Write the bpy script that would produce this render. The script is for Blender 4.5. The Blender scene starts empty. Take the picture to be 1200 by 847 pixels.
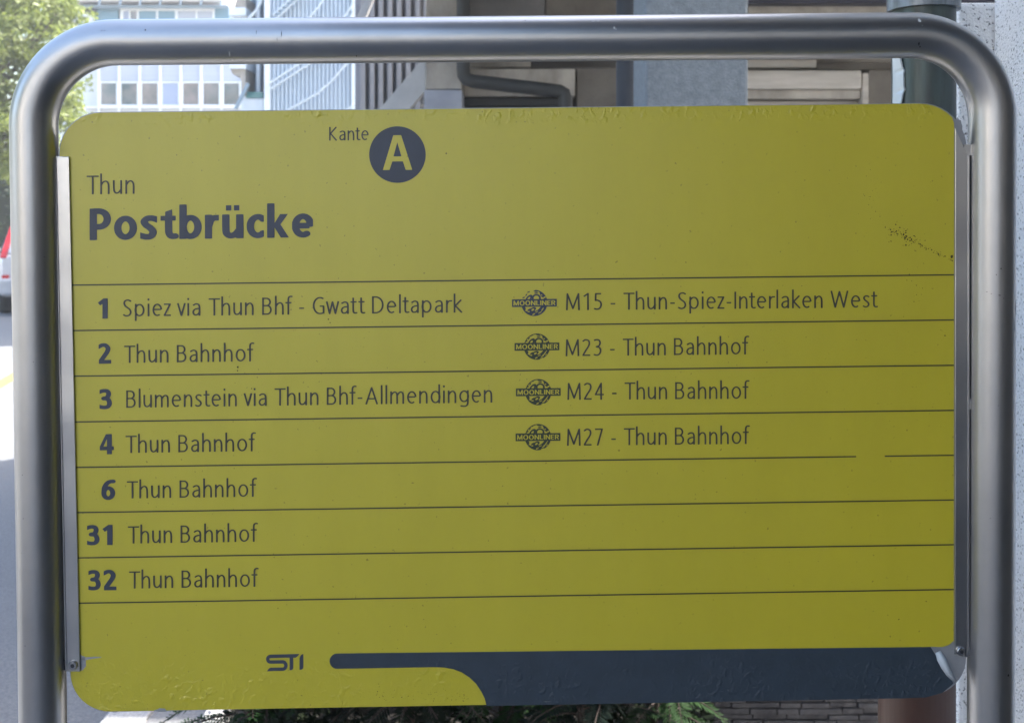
import bpy, bmesh, math, random
import numpy as np
from mathutils import Vector, Matrix
from mathutils.geometry import tessellate_polygon

random.seed(7)
SC = bpy.context.scene
COL = SC.collection
R = math.radians

# ------------------------------------------------------------------ camera, sky, sun, exposure
FPX, CX, CY, EYE = 1300.0, 600.0, 258.0, 1.56      # focal length in photo pixels, level camera with a shifted lens
cam_d = bpy.data.cameras.new('camera')
cam = bpy.data.objects.new('camera', cam_d)
COL.objects.link(cam)
cam.location = (0, 0, EYE)
cam.rotation_euler = (R(90), 0, 0)
cam_d.sensor_fit = 'HORIZONTAL'
cam_d.sensor_width = 36.0
cam_d.lens = FPX / 1200.0 * 36.0
cam_d.shift_x = 0.0
cam_d.shift_y = -(847 / 2 - CY) / 1200.0
cam_d.clip_start = 0.05
cam_d.clip_end = 2000
cam_d.dof.use_dof = True
cam_d.dof.focus_distance = 1.235
cam_d.dof.aperture_fstop = 12.0
SC.camera = cam

SUN_EL, SUN_AZ = R(53), R(20)                        # azimuth measured from +x towards +y
sun_dir = Vector((math.cos(SUN_EL) * math.cos(SUN_AZ), math.cos(SUN_EL) * math.sin(SUN_AZ), math.sin(SUN_EL)))
w = bpy.data.worlds.new('World')
SC.world = w
w.use_nodes = True
nt = w.node_tree
sky = nt.nodes.new('ShaderNodeTexSky')
sky.sky_type = 'NISHITA'
sky.sun_disc = False
sky.sun_elevation = SUN_EL
sky.sun_rotation = math.pi / 2 - SUN_AZ
sky.air_density = 1.2
sky.dust_density = 4.0
nt.links.new(sky.outputs[0], nt.nodes['Background'].inputs[0])
nt.nodes['Background'].inputs[1].default_value = 0.15
sl = bpy.data.lights.new('sun', 'SUN')
sl.energy = 4.0
sl.angle = R(0.5)
sl.color = (1.0, 0.95, 0.86)
sun = bpy.data.objects.new('sun', sl)
sun.rotation_euler = sun_dir.to_track_quat('Z', 'Y').to_euler()
COL.objects.link(sun)
SC.view_settings.view_transform = 'Standard'
SC.view_settings.look = 'None'
SC.view_settings.gamma = 1.0
SC.view_settings.exposure = 2.42
SC.cycles.max_bounces = 8
SC.cycles.use_denoising = True

# ------------------------------------------------------------------ helpers
def P(px, py, D):
    return Vector(((px - CX) / FPX * D, D, EYE - (py - CY) / FPX * D))

def mat(name, c1, c2=None, rough=0.7, metal=0.0, scale=5.0, detail=6.0, bump=0.0, bscale=None, stretch=(1, 1, 1),
        spec=0.5, lo=0.35, hi=0.65):
    m = bpy.data.materials.new(name)
    m.use_nodes = True
    n = m.node_tree.nodes
    l = m.node_tree.links
    b = n['Principled BSDF']
    b.inputs['Roughness'].default_value = rough
    b.inputs['Metallic'].default_value = metal
    b.inputs['Specular IOR Level'].default_value = spec
    b.inputs['Base Color'].default_value = (*c1, 1)
    tc = n.new('ShaderNodeTexCoord')
    mp = n.new('ShaderNodeMapping')
    mp.inputs['Scale'].default_value = stretch
    l.new(tc.outputs['Object'], mp.inputs[0])
    if c2 is not None:
        nz = n.new('ShaderNodeTexNoise')
        nz.inputs['Scale'].default_value = scale
        nz.inputs['Detail'].default_value = detail
        nz.inputs['Roughness'].default_value = 0.65
        l.new(mp.outputs[0], nz.inputs[0])
        r = n.new('ShaderNodeValToRGB')
        r.color_ramp.elements[0].position = lo
        r.color_ramp.elements[1].position = hi
        r.color_ramp.elements[0].color = (*c1, 1)
        r.color_ramp.elements[1].color = (*c2, 1)
        l.new(nz.outputs[0], r.inputs[0])
        l.new(r.outputs[0], b.inputs['Base Color'])
    if bump:
        nb = n.new('ShaderNodeTexNoise')
        nb.inputs['Scale'].default_value = bscale or scale * 4
        nb.inputs['Detail'].default_value = 4
        l.new(mp.outputs[0], nb.inputs[0])
        bp = n.new('ShaderNodeBump')
        bp.inputs['Strength'].default_value = bump
        bp.inputs['Distance'].default_value = 0.01
        l.new(nb.outputs[0], bp.inputs['Height'])
        l.new(bp.outputs[0], b.inputs['Normal'])
    return m

class MB:
    def __init__(self):
        self.v = []
        self.f = []
        self.s = []
    def add(self, vs, fs, smooth=False):
        o = len(self.v)
        self.v += [tuple(v) for v in vs]
        for f in fs:
            self.f.append([i + o for i in f])
            self.s.append(smooth)
        return self
    def box(self, x0, x1, y0, y1, z0, z1):
        vs = [(x, y, z) for x in (x0, x1) for y in (y0, y1) for z in (z0, z1)]
        return self.add(vs, [(0, 1, 3, 2), (4, 6, 7, 5), (0, 4, 5, 1), (2, 3, 7, 6), (0, 2, 6, 4), (1, 5, 7, 3)])
    def pbox(self, px0, px1, py0, py1, D, depth):      # a box whose front face covers a photo rectangle at distance D
        a = P(px0, py1, D)
        b = P(px1, py0, D)
        return self.box(a.x, b.x, D, D + depth, a.z, b.z)
    def prism(self, pts, y0, y1):                      # (x,z) outline pushed from y0 to y1
        n = len(pts)
        vs = [(x, y0, z) for x, z in pts] + [(x, y1, z) for x, z in pts]
        fs = [tuple(range(n)), tuple(range(2 * n - 1, n - 1, -1))]
        fs += [(i, i + n, (i + 1) % n + n, (i + 1) % n) for i in range(n)]
        return self.add(vs, fs)
    def tube(self, pts, r, seg=16, cap=True, smooth=True, closed=False):
        pts = [Vector(p) for p in pts]
        rs = r if isinstance(r, (list, tuple)) else [r] * len(pts)
        rings = []
        t0 = (pts[1] - pts[0]).normalized()
        u = t0.orthogonal().normalized()
        for i, p in enumerate(pts):
            if i == 0:
                t = (pts[1] - pts[0]).normalized()
            elif i == len(pts) - 1:
                t = (pts[-1] - pts[-2]).normalized()
            else:
                t = ((pts[i + 1] - p).normalized() + (p - pts[i - 1]).normalized()).normalized()
            u = (u - t * u.dot(t)).normalized()
            v = t.cross(u)
            rings.append([p + (u * math.cos(2 * math.pi * k / seg) + v * math.sin(2 * math.pi * k / seg)) * rs[i] for k in range(seg)])
        vs = [q for rg in rings for q in rg]
        fs = []
        for i in range(len(pts) - 1):
            for k in range(seg):
                a, b = i * seg + k, i * seg + (k + 1) % seg
                fs.append((a, b, b + seg, a + seg))
        self.add(vs, fs, smooth)
        if cap:
            self.add(rings[0], [tuple(range(seg - 1, -1, -1))])
            self.add(rings[-1], [tuple(range(seg))])
        return self
    def build(self, name, m, parent=None, bevel=0, smooth_all=False):
        me = bpy.data.meshes.new(name)
        me.from_pydata(self.v, [], self.f)
        me.polygons.foreach_set('use_smooth', [bool(s) or smooth_all for s in self.s])
        me.update()
        o = bpy.data.objects.new(name, me)
        COL.objects.link(o)
        if m is not None:
            me.materials.append(m)
        if parent is not None:
            o.parent = parent
        if bevel:
            bv = o.modifiers.new('bevel', 'BEVEL')
            bv.width = bevel
            bv.segments = 2
            bv.limit_method = 'ANGLE'
        return o

def fixn(o):
    bm = bmesh.new()
    bm.from_mesh(o.data)
    bmesh.ops.recalc_face_normals(bm, faces=bm.faces)
    bm.to_mesh(o.data)
    bm.free()
    return o

def empty(name, loc=(0, 0, 0), rot=(0, 0, 0)):
    o = bpy.data.objects.new(name, None)
    o.location = loc
    o.rotation_euler = rot
    o.empty_display_size = 0.2
    COL.objects.link(o)
    return o

def tag(o, label=None, cat=None, group=None, kind=None):
    if label: o['label'] = label
    if cat: o['category'] = cat
    if group: o['group'] = group
    if kind: o['kind'] = kind
    return o

# ------------------------------------------------------------------ the setting: ground, road, kerb, pavement
def lin(r, g, b):
    f = lambda c: (c / 255 / 12.92) if c <= 10 else ((c / 255 + 0.055) / 1.055) ** 2.4
    return (f(r), f(g), f(b))

M_asph = mat('asphalt', (0.085, 0.09, 0.098), (0.15, 0.155, 0.165), 0.85, scale=90, detail=8, bump=0.5, bscale=260)
M_pave = mat('pavement_asphalt', (0.12, 0.12, 0.123), (0.19, 0.19, 0.195), 0.85, scale=80, bump=0.4, bscale=220)
M_granite = mat('granite_kerb', (0.20, 0.20, 0.205), (0.33, 0.33, 0.33), 0.85, scale=130, bump=0.2)
M_soil = mat('soil', (0.006, 0.005, 0.004), (0.016, 0.012, 0.009), 0.95, scale=25, bump=0.8)
M_yline = mat('yellow_road_paint', (0.42, 0.33, 0.03), (0.34, 0.28, 0.05), 0.7, scale=30)

g = MB()
g.add([(-400, -400, -0.13), (400, -400, -0.13), (400, 400, -0.13), (-400, 400, -0.13)], [(0, 1, 2, 3)])
tag(g.build('ground', mat('ground_soil', (0.10, 0.10, 0.09), (0.16, 0.15, 0.13), 0.9, scale=0.8)), kind='structure')
g = MB()
g.add([(-11.5, -80, -0.125), (-1.28, -80, -0.125), (-1.28, 70, -0.125), (-11.5, 70, -0.125)], [(0, 1, 2, 3)])
tag(g.build('road', M_asph), kind='structure')
g = MB().box(-1.138, 12, -20, 60, -0.3, -0.0)
tag(g.build('pavement', M_pave), kind='structure')
g = MB()
y = -20.0
while y < 40:
    g.box(-1.28, -1.14, y, y + 0.992, -0.3, 0.006)
    y += 1.0
tag(g.build('kerb', M_granite, bevel=0.01), kind='structure')
g = MB().box(-18, -11.5, -80, 70, -0.3, 0.0)
tag(g.build('far_pavement', mat('light_paving', (0.30, 0.29, 0.275), (0.38, 0.37, 0.35), 0.85, scale=3)), kind='structure')
g = MB()
for k in range(-3, 4):
    o_ = Vector((0, k * 5.2))
    xa, ya, xb, yb = -5.02, 10.2, -5.50, 12.6
    g.add([(xa - .08, ya + o_.y, -.121), (xa + .08, ya + o_.y, -.121), (xb + .08, yb + o_.y, -.121), (xb - .08, yb + o_.y, -.121)], [(0, 1, 2, 3)])
tag(g.build('road_marking', M_yline), kind='structure')
g = MB().box(-0.87, 0.60, 2.72, 5.6, -0.1, 0.02)
tag(g.build('planting_bed', M_soil), kind='structure')
g = MB()
for k in range(3):
    g.box(-0.945, -0.88, 2.45 + k * 0.42, 2.45 + k * 0.42 + 0.414, -0.1, 0.05)
for k in range(4):
    g.box(-0.88 + k * 0.36, -0.88 + k * 0.36 + 0.354, 2.60, 2.66, -0.1, 0.012)
tag(g.build('bed_edging', M_granite, bevel=0.006), kind='structure')

# ------------------------------------------------------------------ house on the right: pebbledash wall, jamb, overhanging storey
def pebble_mat():
    m = bpy.data.materials.new('pebbledash')
    m.use_nodes = True
    n, l = m.node_tree.nodes, m.node_tree.links
    b = n['Principled BSDF']
    b.inputs['Roughness'].default_value = 0.9
    tc = n.new('ShaderNodeTexCoord')
    vo = n.new('ShaderNodeTexVoronoi')
    vo.inputs['Scale'].default_value = 240
    l.new(tc.outputs['Object'], vo.inputs[0])
    nz = n.new('ShaderNodeTexNoise')
    nz.inputs['Scale'].default_value = 190
    nz.inputs['Detail'].default_value = 4
    l.new(tc.outputs['Object'], nz.inputs[0])
    r = n.new('ShaderNodeValToRGB')
    e = r.color_ramp.elements
    e[0].position, e[0].color = 0.33, (0.14, 0.14, 0.15, 1)
    e[1].position, e[1].color = 0.42, (0.92, 0.92, 0.92, 1)
    l.new(nz.outputs[0], r.inputs[0])
    n2 = n.new('ShaderNodeTexNoise')
    n2.inputs['Scale'].default_value = 3
    l.new(tc.outputs['Object'], n2.inputs[0])
    mx = n.new('ShaderNodeMix')
    mx.data_type = 'RGBA'
    mx.blend_type = 'MULTIPLY'
    mx.inputs[0].default_value = 0.12
    l.new(r.outputs[0], mx.inputs[6])
    l.new(n2.outputs[0], mx.inputs[7])
    l.new(mx.outputs[2], b.inputs['Base Color'])
    bp = n.new('ShaderNodeBump')
    bp.inputs['Strength'].default_value = 0.6
    bp.inputs['Distance'].default_value = 0.003
    l.new(vo.outputs[0], bp.inputs['Height'])
    l.new(bp.outputs[0], b.inputs['Normal'])
    return m

M_peb = pebble_mat()
M_conc = mat('concrete', (0.22, 0.20, 0.175), (0.32, 0.295, 0.26), 0.85, scale=2.2, bump=0.25, bscale=40, stretch=(1, 1, .6))
M_dark_wood = mat('dark_soffit', (0.10, 0.09, 0.085), (0.14, 0.13, 0.12), 0.85, scale=4)
M_glass = mat('dark_glass', (0.02, 0.025, 0.03), None, 0.06, spec=0.8)
M_frame = mat('white_window_frame', (0.72, 0.73, 0.74), (0.80, 0.80, 0.80), 0.5, scale=8)

house = tag(empty('rendered_house', (3.0, 0, 0)), 'house with pale pebbledash wall at the right edge, overhanging upper storey', 'house')
def hpart(name, mb, m, bevel=0):
    o = mb.build(name, m, bevel=bevel)
    o.parent = house
    o.matrix_parent_inverse = Matrix.Translation(-Vector(house.location))
    return o
hpart('ground_floor_wall', MB().box(0.868, 6.0, 1.3, 2.0, 0, 3.3), M_peb, 0.006)
hpart('unseen_dark_front', MB().box(0.90, 6.0, -7.0, 1.298, 0, 3.3), mat('unseen_front_panel', (0.05, 0.045, 0.04), (0.08, 0.07, 0.06), .5, scale=3))  # dark front added out of view to cut bounce light on the right
for k_ in range(4):
    hpart('unseen_front_pane', MB().box(0.885, 0.899, -6.6 + k_ * 1.95, -4.95 + k_ * 1.95, 0.5, 2.6), M_glass)  # dark panes of the same added front
aw = MB().prism([(-0.1, 2.95), (0.898, 3.25), (0.898, 3.29), (-0.1, 2.99)], -6.5, 0.4)  # unseen canopy, added to darken the right side of the sign
hpart('unseen_light_blocker', aw, mat('light_blocker_cloth', (0.05, 0.055, 0.065), (0.07, 0.075, 0.085), .9, scale=5))
hpart('jamb', MB().box(0.806, 0.90, 2.002, 2.07, 0, 1.953), M_peb, 0.008)
hpart('balcony_slab', MB().box(-0.75, 0.85, -1.8, 1.15, 4.4, 4.6), M_conc)
hpart('upper_storey', MB().box(0.852, 6.0, -7.0, 2.6, 3.302, 9.5), mat('upper_render', (0.34, 0.31, 0.27), (0.42, 0.39, 0.34), 0.85, scale=3))
hpart('roof', MB().box(0.6, 6.2, -7.2, 2.8, 9.5, 9.8), M_dark_wood)

# downpipe at the corner, with its cast iron standpipe
M_copper = mat('weathered_copper', (0.030, 0.034, 0.034), (0.055, 0.075, 0.066), 0.35, metal=0.35, scale=14, stretch=(3, 3, .35))
M_highlight = mat('highlight_strip', (0.40, 0.44, 0.46), (0.50, 0.54, 0.55), 0.4, metal=0.3, scale=10)
M_iron = mat('red_brown_iron', (0.070, 0.036, 0.028), (0.10, 0.052, 0.040), 0.5, scale=12, stretch=(2, 2, .5))
dp = tag(empty('drainpipe', (0.705, 1.9, 0)), 'dark round copper drainpipe on red-brown standpipe, beside the pebbledash wall', 'drainpipe')
MB().tube([(0, 0, 0.95), (0, 0, 3.3)], 0.0525, 40).build('copper_pipe', M_copper, dp)
zc = P(1080, 13, 1.9).z
MB().tube([(0, 0, zc), (0, 0, zc + 0.07)], 0.060, 40).build('collar', mat('collar_metal', (0.10, 0.11, 0.12), (0.2, 0.22, 0.24), 0.35, metal=0.6, scale=20, stretch=(4, 4, .5)), dp)
sm = MB()
n = 14
ls, rs_ = [], []
for i in range(n + 1):
    z = P(0, 130 - i * 62 / n, 1.9).z
    wv = 0.004 + 0.006 * abs(math.sin(i / n * math.pi)) + (0.002 if i % 5 == 0 else 0)
    ls.append((-0.0535, -0.008, z)); rs_.append((-0.0535 + wv, -0.026 - wv * .5, z))
sm.add(ls + rs_, [(i, i + 1, i + n + 2, i + n + 1) for i in range(n)])
so = sm.build('edge_highlight', M_highlight, dp)  # pale strip on the pipe's left edge, a highlight put into its colour
sd = so.modifiers.new('thick', 'SOLIDIFY'); sd.thickness = 0.003
MB().tube([(-0.012, 0, 0), (-0.012, 0, 0.93), (-0.012, 0, 0.93), (-0.012, 0, 0.97)], [0.063, 0.063, 0.068, 0.068], 40).build('standpipe', M_iron, dp)

# ------------------------------------------------------------------ concrete building behind the sign
M_c_beige = mat('beige_concrete', (0.21, 0.195, 0.172), (0.40, 0.372, 0.33), 0.85, scale=4, bump=0.2, bscale=60, stretch=(1, 1, .5))
M_c_grey = mat('grey_concrete', (0.13, 0.13, 0.135), (0.19, 0.188, 0.19), 0.85, scale=3, bump=0.2, bscale=60)
M_c_dark = mat('dark_concrete', (0.10, 0.10, 0.10), (0.15, 0.145, 0.14), 0.85, scale=3)
M_c_brown = mat('brown_concrete', (0.115, 0.106, 0.094), (0.175, 0.162, 0.144), 0.88, scale=4, bump=0.2, bscale=50)
M_stucco = mat('blue_grey_stucco', (0.098, 0.120, 0.142), (0.172, 0.202, 0.230), 0.9, scale=45, detail=9, bump=0.6, bscale=130, lo=.3, hi=.7)
M_pipe = mat('slate_grey_pipe', (0.022, 0.028, 0.040), (0.03, 0.037, 0.05), 0.6, spec=.25, scale=6)
M_pipe_dk = mat('dark_grey_pipe', (0.018, 0.021, 0.023), (0.03, 0.033, 0.034), 0.6, scale=6)
M_navy = mat('navy_fascia', (0.012, 0.016, 0.04), (0.016, 0.022, 0.05), 0.4, scale=3)
M_fin = mat('grey_fin', (0.22, 0.22, 0.235), (0.29, 0.29, 0.30), 0.8, scale=4, stretch=(1, 1, .3))
M_finback = mat('fin_recess', (0.24, 0.24, 0.26), (0.28, 0.28, 0.30), 0.85, scale=4)
M_pale = mat('pale_panel', (0.30, 0.28, 0.25), (0.47, 0.445, 0.41), 0.75, scale=5, stretch=(.3, 1, 2))
M_stringer = mat('pale_stringer', (0.40, 0.40, 0.40), (0.48, 0.48, 0.475), 0.8, scale=5)
M_block = mat('blue_grey_block', (0.24, 0.26, 0.31), (0.31, 0.33, 0.38), 0.85, scale=6)

cb = tag(empty('concrete_building', (2.0, 8.0, 0)), 'grey concrete building with stucco column and downpipes, behind the sign', 'building')
def cpart(name, mb, m, bevel=0, base=cb):
    o = mb.build(name, m, bevel=bevel)
    o.parent = base
    o.matrix_parent_inverse = Matrix.Translation(-Vector(base.location))
    return o
G = 4000   # far below: boxes asked to reach the ground are cut at z = 0
def toground(px0, px1, py0, D, depth):
    a, b = P(px0, py0, D), P(px1, py0, D)
    return MB().box(a.x, b.x, D, D + depth, 0.0, a.z)
cpart('back_wall', MB().box(-0.55, 6.5, 9.2, 9.5, 0, 3.4), M_c_brown)
cpart('upper_storey', MB().box(-1.05, 7.0, 4.9, 8.7, 3.4, 5.6), M_conc)
cpart('stucco_column', toground(756, 877, -250, 4.3, 0.42), M_stucco, 0.012)
cpart('column_trim', toground(750, 754.5, -230, 4.5, 0.1), M_pipe_dk)
# post with lavender edge and block
cpart('post', MB().pbox(499, 541, -110, 105, 7.0, 0.35), M_c_beige, 0.006)
cpart('post_block', MB().box(P(497, 0, 6.97).x, P(541.5, 0, 6.97).x, 6.97, 7.36, 0, P(0, 105.5, 6.97).z), M_block, 0.006)
# slabs and beams under the overhang
cpart('slab', MB().pbox(545, 638.5, -120, 52, 7.4, 1.6), M_c_grey, 0.004)
cpart('slab', MB().pbox(639.5, 724, -120, 60, 7.42, 1.6), M_c_brown, 0.004)
cpart('beam', MB().pbox(549, 622, 60, 79, 7.45, 1.2), M_c_beige, 0.004)
cpart('beam', MB().pbox(622.5, 724, 62, 79.5, 7.8, 1.0), M_c_dark, 0.004)
cpart('beam', MB().pbox(544, 674, 81, 113, 7.2, 0.5), M_c_beige, 0.006)
cpart('wall_panel', MB().pbox(676, 724, 80.5, 300, 7.3, 0.5), M_c_brown, 0.004)
cpart('recess', MB().pbox(541, 657, 113.5, 300, 7.5, 0.3), M_c_dark)
cpart('stop_bar', MB().pbox(541, 656, 114.5, 124, 7.25, 0.12), M_pipe_dk, 0.004)
# pipes
def tubepx(pts, D, r, seg=20):
    return MB().tube([P(x, y, D) for x, y in pts], r, seg)
cpart('downpipe', tubepx([(733.5, -220), (733.5, 330), (733.5, 460)], 5.6, 0.0495), M_pipe)
cpart('pipe_bracket', MB().pbox(744, 752, 113, 121, 5.62, 0.06), M_pipe_dk)
cpart('drain_elbow', tubepx([(543, -150), (543, 80), (543.5, 88), (547, 93), (554, 95.5), (640, 105.5), (656, 107.5), (661, 110), (662.5, 117), (662.5, 200)], 6.9, 0.043), M_pipe_dk)
# right side: shutter box and beige cladding
cpart('fascia', MB().pbox(877, 1215, -60, 4, 6.6, 0.5), M_navy)
cpart('cladding', MB().pbox(877, 1215, 4.6, 69, 6.7, 0.5), M_c_beige, 0.003)
cpart('cladding', MB().pbox(877, 957, 69.5, 79.5, 6.75, 0.4), M_pale, 0.003)
cpart('cladding', MB().pbox(957.6, 1215, 69.5, 82, 6.9, 0.4), M_c_brown, 0.003)
cpart('shutter_box', MB().pbox(870, 1010, 82.5, 104.5, 6.6, 0.45), M_pale, 0.012)
cpart('shutter_box', MB().pbox(870, 1009, 105.5, 116, 6.64, 0.4), M_c_beige, 0.006)
cpart('shutter_box', MB().pbox(870, 1009, 118.5, 300, 6.7, 0.3), M_pale, 0.006)
cpart('door_frame', MB().pbox(1010.5, 1018, 86, 380, 6.62, 0.2), M_pale, 0.004)
cpart('wall_panel', MB().pbox(1018.5, 1215, 82.5, 420, 6.85, 0.3), M_c_brown)
# fins, stair stringers on the left of the building
cpart('fin_wall', MB().box(P(416, 0, 10.4).x, P(500, 0, 10.4).x, 10.4, 10.7, 0, 3.76), M_finback)
for x in (421, 432, 442.5, 453.5, 464.5, 475.5, 487, 497):
    cpart('fin', MB().box(P(x - 3.2, 0, 10.0).x, P(x + 2.6, 0, 10.0).x, 10.26, 10.39, 0, 3.76), M_fin, 0.006)
def poly(pts, D, depth):
    return MB().prism([(P(x, y, D).x, P(x, y, D).z) for x, y in pts], D, D + depth)
cpart('stair_stringer', poly([(448, 124), (498, 66), (498.5, 106), (483, 124), (440, 172), (404, 172)], 8.6, 0.12), M_stringer)
cpart('stair_stringer', poly([(492, 124), (497, 113), (497, 121), (494, 124.5)], 8.75, 0.1), M_stringer)
cpart('stair_stringer', poly([(418, 20), (431, -6), (438, -6), (428, 20), (421, 34), (411, 34)], 8.6, 0.1), M_stringer)

# ------------------------------------------------------------------ clad stair tower further back
M_clad = mat('pale_blue_cladding', (0.46, 0.53, 0.60), (0.50, 0.57, 0.63), 0.45, scale=2, stretch=(1, 1, .3))
M_rail = mat('pale_steel_rail', (0.55, 0.60, 0.62), None, 0.4)
M_bluegrey = mat('blue_grey_wall', (0.20, 0.27, 0.33), (0.24, 0.31, 0.37), 0.7, scale=2)
M_whitep = mat('white_post_paint', (0.66, 0.71, 0.75), (0.72, 0.77, 0.80), 0.5, scale=6)
M_teal = mat('teal_glass', (0.10, 0.24, 0.24), (0.13, 0.28, 0.27), 0.15, scale=2)
M_bslab = mat('balcony_concrete', (0.33, 0.30, 0.26), (0.42, 0.38, 0.33), 0.8, scale=4)
DT = 16.5
st = tag(empty('stair_tower', (P(355, 0, DT).x, DT, 0)), 'pale blue tower of ribbed cladding with slanting stair rails', 'tower')
def tpart(name, mb, m, bevel=0):
    return cpart(name, mb, m, bevel, st)
x0, x1 = P(313, 0, DT).x, P(414, 0, DT).x
c = MB()
nr = 21
prof = []
for i in range(nr):
    a = x0 + (x1 - x0) * i / nr
    d = (x1 - x0) / nr
    prof += [(a, 0.05), (a + d * .45, 0.05), (a + d * .55, 0.0), (a + d * .92, 0.0)]
prof.append((x1, 0.05))
vs = [(x, DT + y_, 0) for x, y_ in prof] + [(x, DT + y_, 6.2) for x, y_ in prof]
k = len(prof)
c.add(vs, [(i, i + 1, i + 1 + k, i + k) for i in range(k - 1)])
tpart('ribbed_cladding', c, M_clad)
tpart('tower_core', MB().box(x0, x1 + .3, DT + 0.06, DT + 8.0, 0, 8.5), M_bluegrey)
tpart('corner_post', MB().box(P(311, 0, DT).x, P(317, 0, DT).x, DT - 0.08, DT - 0.005, 0, 6.3), M_whitep)
tpart('corner_post', MB().box(P(413, 0, DT).x, P(418.5, 0, DT).x, DT - 0.06, DT - 0.005, 0, 6.3), M_whitep)
def rail(pts, r=0.018):
    tpart('stair_rail', MB().tube([P(x, y_, DT - 0.12) for x, y_ in pts], r, 8), M_rail)
rail([(317, 97), (345, 79), (400, 44)], .016)
rail([(317, 105), (358, 78), (405, 46)], .016)
rail([(335, 131), (352, 121), (372, 110), (390, 94), (406, 75), (414, 66)], .016)
rail([(320, 18), (340, 0), (352, -12)], .016)
rail([(324, 22), (350, -2), (356, -8)], .016)
rail([(362, 22), (372, 10), (382, -4), (392, -20)], .016)
rail([(402, 22), (416, 2)], .014)
rail([(408, 24), (418, 9)], .014)
rail([(405, 130), (418, 121)], .014)
for i in range(7):
    tpart('stair_tread', MB().pbox(322 + i * 4.6, 329 + i * 4.6, 15 - i * 4.0, 16.4 - i * 4.0, DT - 0.14, 0.05), M_bluegrey)
# balconies left of the tower
D2 = 17.2
tpart('side_wall', MB().box(P(294, 0, D2).x, P(308, 0, D2).x, D2, D2 + 2, 0, 6.2), M_bluegrey)
tpart('balcony_post', MB().box(P(288, 0, D2).x, P(294.5, 0, D2).x, D2 - .3, D2 - .1, 0, 6.2), M_whitep)
tpart('balcony_post', MB().box(P(305.5, 0, D2).x, P(309.5, 0, D2).x, D2 - .3, D2 - .1, 0, 6.2), M_whitep)
tpart('balcony_slab', poly([(270, 81), (272, 87), (281, 89), (283, 97), (283, 111), (287.5, 111), (287.5, 81)], D2 - .6, 1.6), M_bslab)
tpart('balcony_front', MB().pbox(269, 288, 68, 80.5, D2 - .65, 1.2), M_whitep)
tpart('balcony_slab', poly([(274, 8), (278, -4), (288, -4), (288, 9)], D2 - .6, 1.6), M_bslab)
tpart('balcony_front', MB().pbox(268, 288, 9, 18, D2 - .6, 1.2), M_whitep)
tpart('glass_rail', MB().pbox(288, 308, 108, 115, D2 - .5, .1), M_teal)
tpart('balcony_front', MB().pbox(286, 309, 116, 140, D2 - .5, .4), M_whitep)
rail2 = [(276, 128), (281, 118), (286, 108), (291, 98)]
tpart('stair_rail', MB().tube([P(x, y_, D2 - .7) for x, y_ in rail2], .03, 8), M_bluegrey)
rail2 = [(292, 22), (301, 12), (306, 2), (309, -10)]
tpart('stair_rail', MB().tube([P(x, y_, D2 - .7) for x, y_ in rail2], .025, 8), M_rail)

# ------------------------------------------------------------------ white office building, far left
M_wh = mat('white_facade', (0.52, 0.53, 0.57), (0.57, 0.58, 0.61), 0.6, scale=1.5)
M_blind = mat('lavender_panel', (0.40, 0.42, 0.49), (0.44, 0.46, 0.53), 0.5, scale=1, stretch=(.2, .2, 12))
M_tealp = mat('teal_facade', (0.14, 0.26, 0.34), (0.17, 0.29, 0.37), 0.6, scale=1.5)
M_pane = mat('window_glass', (0.05, 0.08, 0.09), (0.24, 0.19, 0.18), 0.08, scale=.8, spec=0.8)
M_paneb = mat('window_blind', (0.28, 0.32, 0.44), (0.31, 0.35, 0.47), 0.4, scale=2, stretch=(.1, .1, 20))
M_roofw = mat('white_eaves', (0.74, 0.71, 0.72), (0.80, 0.78, 0.78), 0.6, scale=3)
DO = 42.0
ob = tag(empty('office_building', (P(190, 0, DO).x, DO, 0)), 'white office building with rows of windows behind the leafy tree', 'office building')
def opart(name, mb, m, bevel=0):
    return cpart(name, mb, m, bevel, ob)
opart('facade_wall', MB().box(P(60, 0, DO).x, P(300, 0, DO).x, DO, DO + 10, 0, P(0, 9, DO).z), M_wh)
mull = [115.3, 139, 163.3, 187.3, 211.5, 235.3, 259.3, 283]
rows = [(97, 123.5), (185, 211.5)]
for ri, (wy0, wy1) in enumerate(rows):
    for i in range(len(mull) - 1):
        m_ = M_paneb if (ri == 0 and i == 3) else M_pane
        wn = MB()
        a, b = mull[i] + 1.2, mull[i + 1] - 1.2
        for (q0, q1, q2, q3) in ((a, b, wy0 - 1.2, wy0 + .6), (a, b, wy1 - .6, wy1 + 1.2), (a, a + 1.6, wy0, wy1), (b - 1.6, b, wy0, wy1)):
            wn.pbox(q0, q1, q2, q3, DO - .10, .095)
        wo = opart('window', wn, M_frame)
        pn = MB().pbox(a + 1.6, b - 1.6, wy0 + .6, wy1 - .6, DO - .06, .05).build('pane', m_)
        pn.parent = wo
        opart('spandrel_panel', MB().pbox(a, b, wy0 - 20 - (18 if ri else 0), wy0 - 1.8, DO - .05, .045), M_blind)
    for x in mull:
        opart('mullion', MB().pbox(x - 1.1, x + 1.1, wy0 - 60, wy1 + 3, DO - .16, .15), M_frame)
    opart('sill', MB().pbox(100, 286, wy1 + 1.4, wy1 + 3, DO - .22, .2), M_frame)
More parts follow.
